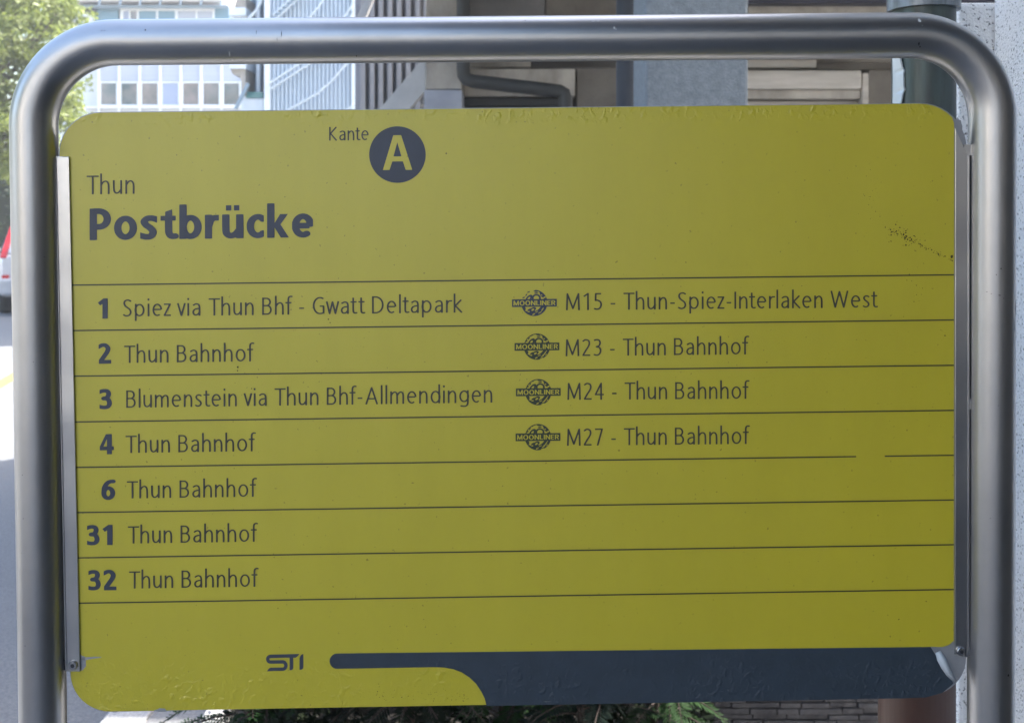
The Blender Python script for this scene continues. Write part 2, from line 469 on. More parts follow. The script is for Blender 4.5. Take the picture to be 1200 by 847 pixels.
# top storey
opart('teal_panel', MB().pbox(92, 138.5, 7.5, 60, DO - .14, .13), M_tealp)
opart('teal_panel', MB().pbox(251, 268.5, 9, 60, DO - .14, .13), M_tealp)
wn = MB()
for q in ((141, 251, 8.5, 13), (141, 144.2, 13, 34), (151, 152.6, 13, 34), (160.2, 162.4, 13, 34), (182.8, 185, 13, 34), (205, 208, 13, 34), (229, 231, 13, 34), (249, 251, 13, 34)):
    wn.pbox(q[0], q[1], q[2], q[3], DO - .2, .19)
wo = opart('window', wn, M_frame)
for a, b, m_ in ((144.2, 151, M_paneb), (152.6, 160.2, M_pane), (162.4, 182.8, M_tealp), (185, 205, M_tealp), (208, 229, M_blind), (231, 249, M_blind)):
    pn = MB().pbox(a, b, 13, 34, DO - .15, .14).build('pane', m_)
    pn.parent = wo
opart('vent_box', MB().pbox(97.5, 107, 15.5, 40, DO - .5, .3), M_frame)
opart('vent_box', MB().pbox(94, 111, 5.5, 15, DO - .3, .2), M_pipe)
opart('eaves', MB().box(P(60, 0, DO).x, P(267, 0, DO).x, DO - 1.0, DO + 10.2, P(0, 5.5, DO).z, P(0, -8, DO).z), M_roofw)
for x in (116, 140, 163.5, 187, 211, 235, 258.5):
    opart('eaves_bracket', poly([(x - 1.2, 6.2), (x + .2, 6.2), (x + 2, -1), (x + .4, -1)], DO - 1.12, .1), M_bluegrey)
opart('gutter', MB().pbox(92, 268, 6.3, 8.6, DO - .55, .3), M_bluegrey)

# ------------------------------------------------------------------ trees and hedge, far left
def leaf_mat(name, c1, c2, tr=0.45, rough=.45, spec=.5):
    m = bpy.data.materials.new(name)
    m.use_nodes = True
    n, l = m.node_tree.nodes, m.node_tree.links
    b = n['Principled BSDF']
    b.inputs['Roughness'].default_value = rough
    b.inputs['Specular IOR Level'].default_value = spec
    tc = n.new('ShaderNodeTexCoord')
    nz = n.new('ShaderNodeTexNoise')
    nz.inputs['Scale'].default_value = 2.5
    nz.inputs['Detail'].default_value = 6
    l.new(tc.outputs['Object'], nz.inputs[0])
    r = n.new('ShaderNodeValToRGB')
    r.color_ramp.elements[0].position = .35
    r.color_ramp.elements[1].position = .65
    r.color_ramp.elements[0].color = (*c1, 1)
    r.color_ramp.elements[1].color = (*c2, 1)
    l.new(nz.outputs[0], r.inputs[0])
    l.new(r.outputs[0], b.inputs['Base Color'])
    t = n.new('ShaderNodeBsdfTranslucent')
    l.new(r.outputs[0], t.inputs[0])
    mx = n.new('ShaderNodeMixShader')
    mx.inputs[0].default_value = tr
    l.new(b.outputs[0], mx.inputs[1])
    l.new(t.outputs[0], mx.inputs[2])
    l.new(mx.outputs[0], n['Material Output'].inputs[0])
    return m

M_bark = mat('bark', (0.05, 0.04, 0.03), (0.10, 0.08, 0.06), 0.9, scale=8, stretch=(3, 3, .5), bump=.6)
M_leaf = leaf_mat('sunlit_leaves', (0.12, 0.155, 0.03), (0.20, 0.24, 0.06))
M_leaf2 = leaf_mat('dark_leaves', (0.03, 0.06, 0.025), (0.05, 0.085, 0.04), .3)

def leaves(mb, rnd, c, rad, n, s0, s1):
    for _ in range(n):
        while True:
            d = Vector((rnd.uniform(-1, 1), rnd.uniform(-1, 1), rnd.uniform(-1, 1)))
            if d.length < 1: break
        p = c + Vector((d.x * rad.x, d.y * rad.y, d.z * rad.z))
        s = rnd.uniform(s0, s1)
        u = Vector((rnd.gauss(0, 1), rnd.gauss(0, 1), rnd.gauss(0, .7))).normalized()
        v = u.cross(Vector((rnd.gauss(0, 1), rnd.gauss(0, 1), rnd.gauss(0, 1)))).normalized()
        nrm = u.cross(v) * s * .12
        mb.add([p - u * s, p - v * s * .42 + nrm, p + u * s, p + v * s * .42 + nrm], [(0, 1, 2), (0, 2, 3)])

def tree(loc, h, crown_c, crown_r, nclump, nleaf, seed, label, m, s=(.06, .11)):
    rnd = random.Random(seed)
    t = tag(empty('deciduous_tree', loc), label, 'tree')
    tr = MB()
    tr.tube([(0, 0, -.1), (.05, 0, h * .25), (-.05, .05, h * .5), (.05, 0, h * .8)], [.22, .17, .13, .05], 12)
    cl = MB()
    cc = Vector(crown_c)
    for i in range(nclump):
        while True:
            d = Vector((rnd.uniform(-1, 1), rnd.uniform(-1, 1), rnd.uniform(-1, 1)))
            if .35 < d.length < 1: break
        d *= 1 + .10 * math.sin(7 * d.x + 3 * d.z) + rnd.uniform(-.08, .06)
        p = cc + Vector((d.x * crown_r[0], d.y * crown_r[1], d.z * crown_r[2]))
        q = rnd.uniform(.28, .55)
        leaves(cl, rnd, p, Vector((q, q, q * .7)), nleaf, *s)
        if i % 6 == 0:
            a = Vector((0, 0, rnd.uniform(h * .3, h * .7)))
            tr.tube([a, a.lerp(p, .5) + Vector((0, 0, -.15)), p], [.06, .04, .012], 6)
    tr.build('trunk', M_bark, t)
    cl.build('crown', m, t)
    return t
t0 = tree((-12.6, 26, 0), 7.5, (0, 0, 5.6), (2.75, 2.6, 3.6), 470, 84, 3, 'leafy sunlit tree at top left in front of the office building', M_leaf)
tree((-16.3, 30, 0), 8.5, (0, 0, 6.0), (3.4, 2.6, 3.9), 240, 60, 5, 'second leafy tree, mostly hidden behind the left frame tube', M_leaf)
def copy_thing(o, loc, rz, label):
    c_ = o.copy(); COL.objects.link(c_); c_.location = loc; c_.rotation_euler = (0, 0, rz); c_['label'] = label
    for ch in o.children:
        d = ch.copy(); COL.objects.link(d); d.parent = c_
    return c_
copy_thing(t0, (-14.2, -6.5, 0), 1.3, 'unseen street tree added across the road, farthest behind the viewer')  # trees out of view, added to darken the left tube's reflection
copy_thing(t0, (-14.3, 6.0, 0), 4.1, 'unseen street tree added across the road, left of the sign and out of frame')
copy_thing(t0, (-14.5, 12.5, 0), 5.2, 'unseen street tree added across the road, nearest the parked car')
rnd = random.Random(11)
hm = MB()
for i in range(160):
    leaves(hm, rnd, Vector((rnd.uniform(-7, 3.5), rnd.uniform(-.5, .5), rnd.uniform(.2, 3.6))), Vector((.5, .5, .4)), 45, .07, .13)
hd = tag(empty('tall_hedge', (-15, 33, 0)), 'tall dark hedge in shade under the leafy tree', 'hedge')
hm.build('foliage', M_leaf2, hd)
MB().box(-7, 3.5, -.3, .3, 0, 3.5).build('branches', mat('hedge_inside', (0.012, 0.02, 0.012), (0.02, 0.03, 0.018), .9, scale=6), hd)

# ------------------------------------------------------------------ parked car at the left edge
M_body = mat('silver_paint', (0.55, 0.55, 0.57), (0.58, 0.58, 0.60), 0.25, metal=0.3, scale=2)
M_red = mat('red_lens', (0.42, 0.015, 0.02), (0.50, 0.02, 0.025), 0.15, scale=8)
M_tyre = mat('tyre_rubber', (0.02, 0.02, 0.02), (0.03, 0.03, 0.03), 0.8, scale=20)
M_rim = mat('alloy_rim', (0.45, 0.46, 0.47), None, 0.3, metal=0.8)
M_bump = mat('bumper_plastic', (0.35, 0.36, 0.38), (0.40, 0.41, 0.43), 0.5, scale=5)
M_cglass = mat('car_glass', (0.10, 0.13, 0.16), None, 0.05, spec=.8)
car = tag(empty('parked_car', (-8.19, 19.86, -.125), (0, 0, R(25))), 'silver car with tall red tail lights at the left edge', 'car')
def section(y, hw, zb, zt, r=.12):
    pts = []
    for (sx, sz) in ((1, 0), (1, 1), (-1, 1), (-1, 0)):
        cx_, cz_ = sx * (hw - r), (zt - r) if sz else (zb + r)
        a0 = {(1, 0): -90, (1, 1): 0, (-1, 1): 90, (-1, 0): 180}[(sx, sz)]
        for j in range(4):
            a = R(a0 + j * 30)
            pts.append((cx_ + math.cos(a) * r, y, cz_ + math.sin(a) * r))
    return pts
def loft(secs):
    mb = MB()
    n_ = len(secs[0])
    vs_ = [p for s in secs for p in s]
    fs_ = [tuple(range(n_)), tuple(range(len(vs_) - 1, len(vs_) - n_ - 1, -1))]
    for i in range(len(secs) - 1):
        for j in range(n_):
            a, b = i * n_ + j, i * n_ + (j + 1) % n_
            fs_.append((a, a + n_, b + n_, b))
    mb.add(vs_, fs_, False)
    return mb
fixn(loft([section(0.0, .86, .42, 1.05), section(.15, .90, .32, 1.10), section(1.2, .91, .25, 1.10), section(3.0, .91, .25, 1.05), section(4.1, .88, .28, .95), section(4.45, .78, .4, .8)]).build('body', M_body, car, .02))
cabin = MB()
rb = [(-.86, .03, 1.05), (.86, .03, 1.05), (.86, 3.0, 1.03), (-.86, 3.0, 1.03), (-.64, .22, 1.68), (.64, .22, 1.68), (.66, 2.0, 1.68), (-.66, 2.0, 1.68)]
cabin.add(rb, [(0, 1, 5, 4), (1, 2, 6, 5), (2, 3, 7, 6), (3, 0, 4, 7), (4, 5, 6, 7), (3, 2, 1, 0)])
fixn(cabin.build('cabin', M_body, car, .07))
def quad_on(pts, name, m, th=.02):
    mb = MB().add(pts, [(0, 1, 2, 3)])
    o = mb.build(name, m, car)
    s_ = o.modifiers.new('thick', 'SOLIDIFY'); s_.thickness = th; s_.offset = 0
    return o
quad_on([(-.58, .03, 1.12), (.58, .03, 1.12), (.50, .185, 1.58), (-.50, .185, 1.58)], 'rear_window', M_cglass)
for s_ in (-1, 1):
    quad_on([(s_ * .875, .75, 1.12), (s_ * .87, 1.9, 1.12), (s_ * .70, 1.8, 1.58), (s_ * .70, .8, 1.58)], 'side_window', M_cglass)
    quad_on([(s_ * .885, -.005, 1.02), (s_ * .79, -.02, 1.02), (s_ * .645, .17, 1.56), (s_ * .715, .20, 1.57)], 'tail_light', M_red, .05)
    MB().box(s_ * .80 - .06, s_ * .80 + .06, -.045, .0, .66, .72).build('reflector', M_red, car)
    for yy in (.85, 3.45):
        wh = MB().tube([(s_ * .68, yy, .33), (s_ * .70, yy, .33), (s_ * .88, yy, .33), (s_ * .90, yy, .33)], [.29, .33, .33, .29], 28).build('wheel', M_tyre, car)
        MB().tube([(s_ * .895, yy, .33), (s_ * .915, yy, .33)], .2, 20).build('rim', M_rim, wh)
    MB().box(s_ * .98 - .1, s_ * .98 + .1, 2.6, 2.75, 1.0, 1.16).build('mirror', M_body, car, .03)
MB().box(-.9, .9, -.10, .18, .36, .66).build('bumper', M_bump, car, .05)
MB().box(-.26, .26, -.03, -.012, .78, .89).build('number_plate', M_frame, car)

# ------------------------------------------------------------------ dry stone wall and shrubs below the board
M_slate = mat('slate_stone', (0.022, 0.022, 0.027), (0.055, 0.054, 0.060), 0.85, scale=14, bump=.5, bscale=70)
sw = MB()
rnd = random.Random(4)
z = 0.0
while z < .34:
    hh = rnd.uniform(.016, .026)
    x = .60 + rnd.uniform(-.06, 0)
    while x < 1.5:
        l_ = rnd.uniform(.06, .16)
        sw.box(x, x + l_ - .003, 3.28 + rnd.uniform(-.006, .006), 3.5, z, z + hh - .0025)
        x += l_
    z += hh
sw.box(.58, 1.5, 3.295, 3.49, 0, .33)
tag(sw.build('stone_wall', M_slate, bevel=.002), 'low dark dry stone wall of thin slates beside the standpipe', 'stone wall')

def frond_mat(name, c1, c2):
    return leaf_mat(name, c1, c2, .3, .7, .15)
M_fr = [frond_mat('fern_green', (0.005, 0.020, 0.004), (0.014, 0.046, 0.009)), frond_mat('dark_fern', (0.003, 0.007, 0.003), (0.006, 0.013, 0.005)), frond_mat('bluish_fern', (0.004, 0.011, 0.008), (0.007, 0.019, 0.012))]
M_stem = mat('brown_stem', (0.016, 0.009, 0.006), (0.028, 0.014, 0.009), .8, scale=10)
def shrub(x, y_, seed, m, label, nf=95, hgt=.78):
    rnd = random.Random(seed)
    t = tag(empty('shrub', (x, y_, .02)), label, 'shrub', 'shrubs in the bed below the sign')
    st_, fo = MB(), MB()
    for i in range(nf):
        az = rnd.uniform(0, 2 * math.pi)
        L_ = rnd.uniform(.12, .27)
        h0 = hgt * rnd.uniform(0.03, 1) ** .75
        a = Vector((rnd.uniform(-.05, .05), rnd.uniform(-.05, .05), h0))
        dr = Vector((math.cos(az), math.sin(az), rnd.uniform(-.25, .5)))
        pts = [a + dr * L_ * q + Vector((0, 0, -.10 * q * q)) for q in (0, .25, .5, .75, 1)]
        st_.tube(pts, [.003, .0026, .002, .0015, .0008], 5)
        side = dr.cross(Vector((0, 0, 1))).normalized()
        ax = (pts[-1] - pts[0]).normalized()
        for j in range(22):
            q = .12 + .88 * j / 21
            k_ = min(3, int(q * 4)); f_ = q * 4 - k_
            c_ = pts[k_].lerp(pts[k_ + 1], f_)
            wl = .042 * (1 - (q - .35) ** 2 * 1.6) * rnd.uniform(.85, 1.1)
            for s_ in (-1, 1):
                tip = c_ + side * s_ * wl + ax * wl * .55 + Vector((0, 0, rnd.uniform(-.006, .004)))
                fo.add([c_ - ax * .0035, c_.lerp(tip, .5) - ax * .004, tip, c_.lerp(tip, .5) + ax * .004], [(0, 1, 2, 3)])
    for i in range(5):
        st_.tube([(0, 0, -.02), (rnd.uniform(-.05, .05), rnd.uniform(-.05, .05), hgt * .5), (rnd.uniform(-.1, .1), rnd.uniform(-.1, .1), hgt)], [.008, .006, .003], 6)
    st_.build('stem', M_stem, t)
    fo.build('foliage', m, t)
    return t
SH = [(-.72, 0, 'dark shrub at the left end of the bed, by the light edging stone'),
      (-.50, 1, 'dull green shrub between the left end shrub and the bright fern below the blue curve'),
      (-.28, 1, 'dark fern shrub under the left start of the blue band'),
      (-.02, 0, 'bright green fern shrub below the curve of the blue band'),
      (.20, 2, 'bluish green shrub between the two bright ferns below the blue band'),
      (.40, 0, 'green fern shrub nearest the low stone wall')]
for i, (x, mi, lab) in enumerate(SH):
    shrub(x, 3.05 + .12 * (i % 2), 20 + i, M_fr[mi], lab)

rnd = random.Random(77)
ug = MB()
for i in range(420):
    leaves(ug, rnd, Vector((rnd.uniform(-.82, .58), rnd.uniform(2.85, 3.9), rnd.uniform(.03, .16))), Vector((.06, .06, .05)), 14, .012, .03)
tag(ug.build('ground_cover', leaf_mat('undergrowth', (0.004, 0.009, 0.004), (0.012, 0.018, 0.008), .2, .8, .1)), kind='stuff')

# ------------------------------------------------------------------ buildings across the street, behind the camera
M_f1 = mat('cream_render', (0.50, 0.48, 0.44), (0.56, 0.54, 0.50), .85, scale=1)
M_f2 = mat('white_render', (0.70, 0.70, 0.70), (0.76, 0.76, 0.75), .85, scale=1)
def block(name, label, x0, x1, y0, y1, h, m, face):
    b = tag(empty(name, ((x0 + x1) / 2, (y0 + y1) / 2, 0)), label, 'building')
    cpart('wall', MB().box(x0, x1, y0, y1, 0, h), m, 0, b)
    cpart('roof', MB().box(x0 - .4, x1 + .4, y0 - .4, y1 + .4, h, h + .5), M_dark_wood, 0, b)
    n_ = int(((y1 - y0) if face == 'x' else (x1 - x0)) / 2.6)
    for k_ in range(n_):
        for zz in (1.0, 4.0, 7.0):
            if zz + 1.6 > h: continue
            if face == 'x':
                yy = y0 + .8 + k_ * 2.6
                cpart('window', MB().box(x1 - .04, x1 + .03, yy, yy + 1.2, zz, zz + 1.6), M_glass, 0, b)
            else:
                xx = x0 + .8 + k_ * 2.6
                cpart('window', MB().box(xx, xx + 1.2, y1 - .04, y1 + .03, zz, zz + 1.6), M_glass, 0, b)
    return b
block('town_house', 'cream rendered house row across the road, out of view to the left', -24, -14, -46, -10, 9, M_f1, 'x')
block('shop_building', 'white rendered building down the street behind the viewer', -26, -1, -44, -32, 7, M_f2, 'y')

# ------------------------------------------------------------------ THE SIGN
TX, TY, TZ = 0.00658678, 1.23577339, -0.24094741
SROT = (0.0283836, -0.01104435, 0.01318681)           # tilt, roll, yaw of the sign as it stands
rx, rz, ry = 0.0283836, 0.01318681, -0.01104435
Mrot = Matrix.Rotation(rz, 3, 'Z') @ Matrix.Rotation(ry, 3, 'Y') @ Matrix.Rotation(rx, 3, 'X')
Minv = Mrot.transposed()
ORG = Vector((TX, TY, TZ))
nrm = Mrot @ Vector((0, 1, 0))
def S(px, py):                                         # a point of the board's front, in the board's own metres
    d = Vector(((px - CX) / FPX, 1.0, -(py - CY) / FPX))
    t = ORG.dot(nrm) / d.dot(nrm)
    q = Minv @ (d * t - ORG)
    return (q.x, q.z)

sign = empty('bus_stop_sign')
sign.matrix_world = Matrix.Translation(Vector((TX, TY, TZ + EYE))) @ Mrot.to_4x4()
tag(sign, 'yellow bus stop sign with dark lettering in a rounded steel tube frame', 'bus stop sign')
zgr = -(TZ + EYE) - 0.02                               # ground in the sign's own frame

def steel_mat(name, base=(0.43, 0.43, 0.435), rough=.35, wave=0.0):
    m = bpy.data.materials.new(name)
    m.use_nodes = True
    n, l = m.node_tree.nodes, m.node_tree.links
    b = n['Principled BSDF']
    b.inputs['Metallic'].default_value = 1
    tc = n.new('ShaderNodeTexCoord')
    nz = n.new('ShaderNodeTexNoise')
    nz.inputs['Scale'].default_value = 6
    nz.inputs['Detail'].default_value = 2
    l.new(tc.outputs['Object'], nz.inputs[0])
    mr = n.new('ShaderNodeMapRange')
    mr.inputs[3].default_value = rough - .01
    mr.inputs[4].default_value = rough + .02
    l.new(nz.outputs[0], mr.inputs[0])
    l.new(mr.outputs[0], b.inputs['Roughness'])
    n2 = n.new('ShaderNodeTexNoise')
    n2.inputs['Scale'].default_value = 7
    n2.inputs['Detail'].default_value = 10
    n2.inputs['Roughness'].default_value = .7
    l.new(tc.outputs['Object'], n2.inputs[0])
    r = n.new('ShaderNodeValToRGB')
    r.color_ramp.elements[0].position = .3
    r.color_ramp.elements[1].position = .7
    r.color_ramp.elements[0].color = (*[c_ * .84 for c_ in base], 1)
    r.color_ramp.elements[1].color = (*base, 1)
    l.new(n2.outputs[0], r.inputs[0])
    l.new(r.outputs[0], b.inputs['Base Color'])
    n3 = n.new('ShaderNodeTexNoise')
    n3.inputs['Scale'].default_value = 420
    n3.inputs['Detail'].default_value = 3
    l.new(tc.outputs['Object'], n3.inputs[0])
    bp = n.new('ShaderNodeBump')
    bp.inputs['Strength'].default_value = .012
    bp.inputs['Distance'].default_value = .0005
    n4 = n.new('ShaderNodeTexNoise')
    n4.inputs['Scale'].default_value = 9
    n4.inputs['Detail'].default_value = 1
    l.new(tc.outputs['Object'], n4.inputs[0])
    b4 = n.new('ShaderNodeBump')
    b4.inputs['Strength'].default_value = wave
    b4.inputs['Distance'].default_value = .01
    l.new(n4.outputs[0], b4.inputs['Height'])
    if wave: l.new(b4.outputs[0], b.inputs['Normal'])
    return m
M_steel = steel_mat('brushed_steel')
M_alu = steel_mat('aluminium', (0.52, 0.52, 0.52), .30, .35)
M_alu_dull = mat('dull_aluminium', (0.30, 0.31, 0.33), (0.36, 0.37, 0.39), .5, metal=.5, scale=40)

# tube frame
def arc_path(c, r, a0, a1, n=14):
    return [(c[0] + r * math.cos(R(a0 + (a1 - a0) * i / n)), c[1] + r * math.sin(R(a0 + (a1 - a0) * i / n))) for i in range(n + 1)]
lt, lb = S(40.5, 200), S(50.5, 847)
rt, rbm = S(1162.5, 200), S(1161, 847)
top_l, top_r = S(150, 50), S(1040, 42)
RB = 0.092
zt_l = top_l[1]; zt_r = top_r[1]
xl, xr = lt[0], rt[0]
path = []
def ext(a, b, z):
    f_ = (z - a[1]) / (b[1] - a[1])
    return (a[0] + (b[0] - a[0]) * f_, z)
path.append(ext(lt, lb, zgr))
path.append(ext(lt, lb, zt_l - RB - .25))
xl = ext(lt, lb, zt_l - RB)[0]
path += arc_path((xl + RB, zt_l - RB), RB, 180, 90, 18)
path.append(((xl + xr) / 2, (zt_l + zt_r) / 2))
path += arc_path((xr - RB, zt_r - RB), RB, 90, 0, 18)
path.append(ext(rt, rbm, zt_r - RB - .25))
path.append(ext(rt, rbm, zgr))
RT = 0.0251
MB().tube([(x, 0.0, z) for x, z in path], RT, 48).build('tube_frame', M_steel, sign)
for q in (path[0], path[-1]):
    MB().tube([(q[0], 0, zgr + .012), (q[0], 0, zgr + .026)], .07, 32).build('base_plate', M_alu_dull, sign)

# board: aluminium sheet with rounded corners
def rpoly(corners, r, n=10):
    out = []
    k_ = len(corners)
    rs = r if isinstance(r, list) else [r] * k_
    for i in range(k_):
        p, a, b = Vector(corners[i]), Vector(corners[i - 1]), Vector(corners[(i + 1) % k_])
        u, v = (a - p).normalized(), (b - p).normalized()
        r_ = rs[i]
        if r_ <= 0:
            out.append(tuple(p)); continue
        ang = u.angle(v) / 2
        d = r_ / math.tan(ang)
        s_, e_ = p + u * d, p + v * d
        c_ = p + (u + v).normalized() * (r_ / math.sin(ang))
        a0 = math.atan2(*(s_ - c_).yx); a1 = math.atan2(*(e_ - c_).yx)
        da = (a1 - a0 + math.pi) % (2 * math.pi) - math.pi
        out += [(c_.x + r_ * math.cos(a0 + da * j / n), c_.y + r_ * math.sin(a0 + da * j / n)) for j in range(n + 1)]
    return out
PX = .951e-3
corn_b = [S(68, 132), S(1133, 120.5), S(1132, 813.5), S(83, 834.5)]
outline = rpoly(corn_b, [.046, .052, .042, .044])
board = MB().prism(outline, 0.0, 0.003).build('board', M_alu_dull, sign)
fixn(board)

def flat(loops_list, y_, name, m, parent, thick=0.0):
    """loops_list: list of polygons-with-holes in (x,z); builds one flat mesh facing the viewer"""
    mb = MB()
    for loops in loops_list:
        pts3 = [[Vector((x, z, 0)) for x, z in lp] for lp in loops]
        tris = tessellate_polygon(pts3)
        allp = [p for lp in pts3 for p in lp]
        fs_ = []
        for t in tris:
            a, b, c_ = (allp[i] for i in t)
            if (b - a).cross(c_ - a).z < 0:
                t = (t[0], t[2], t[1])
            fs_.append(tuple(t))
        mb.add([(p.x, y_, p.y) for p in allp], fs_)
    return mb.build(name, m, parent)

def yellow_mat():
    m = bpy.data.materials.new('yellow_sheet')
    m.use_nodes = True
    n, l = m.node_tree.nodes, m.node_tree.links
    b = n['Principled BSDF']
    b.inputs['Roughness'].default_value = .36
    b.inputs['Specular IOR Level'].default_value = .8
    tc = n.new('ShaderNodeTexCoord')
    nz = n.new('ShaderNodeTexNoise')
    nz.inputs['Scale'].default_value = 5
    nz.inputs['Detail'].default_value = 9
    nz.inputs['Roughness'].default_value = .68
    mz = n.new('ShaderNodeMapping'); mz.inputs['Scale'].default_value = (3.2, 1, .8)
    l.new(tc.outputs['Object'], mz.inputs[0])
    l.new(mz.outputs[0], nz.inputs[0])
    r = n.new('ShaderNodeValToRGB')
    r.color_ramp.elements[0].position = .3
    r.color_ramp.elements[1].position = .72
    r.color_ramp.elements[0].color = (0.478, 0.404, 0.0165, 1)
    r.color_ramp.elements[1].color = (0.518, 0.440, 0.022, 1)
    l.new(nz.outputs[0], r.inputs[0])
    # fine weathering flecks
    v = n.new('ShaderNodeTexNoise')
    v.inputs['Scale'].default_value = 210
    v.inputs['Detail'].default_value = 2
    l.new(tc.outputs['Object'], v.inputs[0])
    r2 = n.new('ShaderNodeValToRGB')
    r2.color_ramp.elements[0].position = .245
    r2.color_ramp.elements[1].position = .29
    r2.color_ramp.elements[0].color = (.45, .42, .38, 1)
    r2.color_ramp.elements[1].color = (1, 1, 1, 1)
    l.new(v.outputs[0], r2.inputs[0])
    mx = n.new('ShaderNodeMix')
    mx.data_type = 'RGBA'; mx.blend_type = 'MULTIPLY'
    mx.inputs[0].default_value = .8
    l.new(r.outputs[0], mx.inputs[6]); l.new(r2.outputs[0], mx.inputs[7])
    l.new(mx.outputs[2], b.inputs['Base Color'])
    bubbles(n, l, b, tc)
    return m
def bubbles(n, l, b, tc):
    # blisters and creases under the film along the top and bottom edges
    sx = n.new('ShaderNodeSeparateXYZ')
    l.new(tc.outputs['Object'], sx.inputs[0])
    zt, zb = S(600, 126)[1], S(600, 824)[1]
    def rng(a, c_, o0, o1, src='Z'):
        q = n.new('ShaderNodeMapRange')
        q.interpolation_type = 'SMOOTHSTEP'
        q.inputs[1].default_value = a; q.inputs[2].default_value = c_
        q.inputs[3].default_value = o0; q.inputs[4].default_value = o1
        l.new(sx.outputs[src], q.inputs[0])
        return q
    mt = rng(zt - .024, zt - .003, 0, 1)
    mb_ = rng(zb + .075, zb + .015, 0, 1)
    add = n.new('ShaderNodeMath'); add.operation = 'ADD'; add.use_clamp = True
    l.new(mt.outputs[0], add.inputs[0]); l.new(mb_.outputs[0], add.inputs[1])
    mp = n.new('ShaderNodeMapping'); mp.inputs['Scale'].default_value = (1.1, 1, .95)
    l.new(tc.outputs['Object'], mp.inputs[0])
    nb = n.new('ShaderNodeTexNoise')
    nb.inputs['Scale'].default_value = 125; nb.inputs['Detail'].default_value = 2
    nb.inputs['Distortion'].default_value = .25
    l.new(mp.outputs[0], nb.inputs[0])
    cr = n.new('ShaderNodeMapRange')
    cr.inputs[1].default_value = .50; cr.inputs[2].default_value = .78
    l.new(nb.outputs[0], cr.inputs[0])
    mu = n.new('ShaderNodeMath'); mu.operation = 'MULTIPLY'
    pn_ = n.new('ShaderNodeTexNoise')
    pn_.inputs['Scale'].default_value = 16; pn_.inputs['Detail'].default_value = 1
    l.new(tc.outputs['Object'], pn_.inputs[0])
    pr = n.new('ShaderNodeMapRange')
    pr.inputs[1].default_value = .42; pr.inputs[2].default_value = .62; pr.inputs[3].default_value = .35
    l.new(pn_.outputs[0], pr.inputs[0])
    m2 = n.new('ShaderNodeMath'); m2.operation = 'MULTIPLY'
    l.new(pr.outputs[0], m2.inputs[0]); l.new(add.outputs[0], m2.inputs[1])
    l.new(cr.outputs[0], mu.inputs[0]); l.new(m2.outputs[0], mu.inputs[1])
    nf = n.new('ShaderNodeTexNoise')
    nf.inputs['Scale'].default_value = 14; nf.inputs['Detail'].default_value = 2
    l.new(tc.outputs['Object'], nf.inputs[0])
    ad = n.new('ShaderNodeMath'); ad.operation = 'MULTIPLY_ADD'
    ad.inputs[1].default_value = .15
    l.new(nf.outputs[0], ad.inputs[0]); l.new(mu.outputs[0], ad.inputs[2])
    bp = n.new('ShaderNodeBump')
    bp.inputs['Strength'].default_value = .44
    bp.inputs['Distance'].default_value = .0022
    l.new(ad.outputs[0], bp.inputs['Height'])
    l.new(bp.outputs[0], b.inputs['Normal'])

M_yel = yellow_mat()
def ink_mat(name, c_, rough=.42, bub=False):
    m = bpy.data.materials.new(name)
    m.use_nodes = True
    n, l = m.node_tree.nodes, m.node_tree.links
    b = n['Principled BSDF']
    b.inputs['Roughness'].default_value = rough
    tc = n.new('ShaderNodeTexCoord')
    nz = n.new('ShaderNodeTexNoise')
    nz.inputs['Scale'].default_value = 40; nz.inputs['Detail'].default_value = 6
    l.new(tc.outputs['Object'], nz.inputs[0])
    r = n.new('ShaderNodeValToRGB')
    r.color_ramp.elements[0].position = .3; r.color_ramp.elements[1].position = .7
    r.color_ramp.elements[0].color = (*[q * .9 for q in c_], 1)
    r.color_ramp.elements[1].color = (*[q * 1.12 for q in c_], 1)
    l.new(nz.outputs[0], r.inputs[0])
    l.new(r.outputs[0], b.inputs['Base Color'])
    if bub: bubbles(n, l, b, tc)
    return m
M_ink = ink_mat('slate_blue_ink', (0.037, 0.046, 0.068))
M_band = ink_mat('slate_blue_film', (0.029, 0.043, 0.060), .45, True)
M_text = ink_mat('dark_grey_ink', (0.050, 0.048, 0.036))
M_line = ink_mat('line_ink', (0.035, 0.035, 0.022))
M_green = ink_mat('dark_green_ink', (0.035, 0.045, 0.025))

# yellow film: ends under the brackets and at the torn lower right corner
fcorn = [S(69, 133), S(1132.2, 121.2), S(1117.5, 750), S(1112, 755), S(1104, 757.5), S(1090, 757), S(1117, 800), S(1104, 811), S(1085, 816.2), S(84, 833.5)]
xmax = S(1117.5, 450)[0]
flat([[[(min(a, xmax), b) for a, b in rpoly(fcorn, [.0455, .0515, 0, 0, 0, 0, 0, 0, 0, .0435])]]], -0.0006, 'yellow_film', M_yel, board)
# chips in the lower edge
def blob(cx_, cy_, rx_, ry_, seed, n_=14, rot=0):
    rnd = random.Random(seed)
    out = []
    for i in range(n_):
        a = 2 * math.pi * i / n_
        k_ = rnd.uniform(.7, 1.15)
        x, y_ = rx_ * k_ * math.cos(a), ry_ * k_ * math.sin(a)
        out.append(S(cx_ + x * math.cos(rot) - y_ * math.sin(rot), cy_ + x * math.sin(rot) + y_ * math.cos(rot)))
    return out
chips = [[blob(189, 831.3, 8, 2.4, 1)], [blob(104, 770.5, 14, 1.6, 2, rot=-.1)], [blob(96, 776, 6, 9, 3)], [blob(1123, 148, 4.5, 10, 5)], [blob(135, 833.3, 3, .8, 6)], [blob(1119, 172, 1.5, 9, 8)]]
for q in chips: flat([q], -0.0008, 'chipped_spot', M_alu_dull, board)
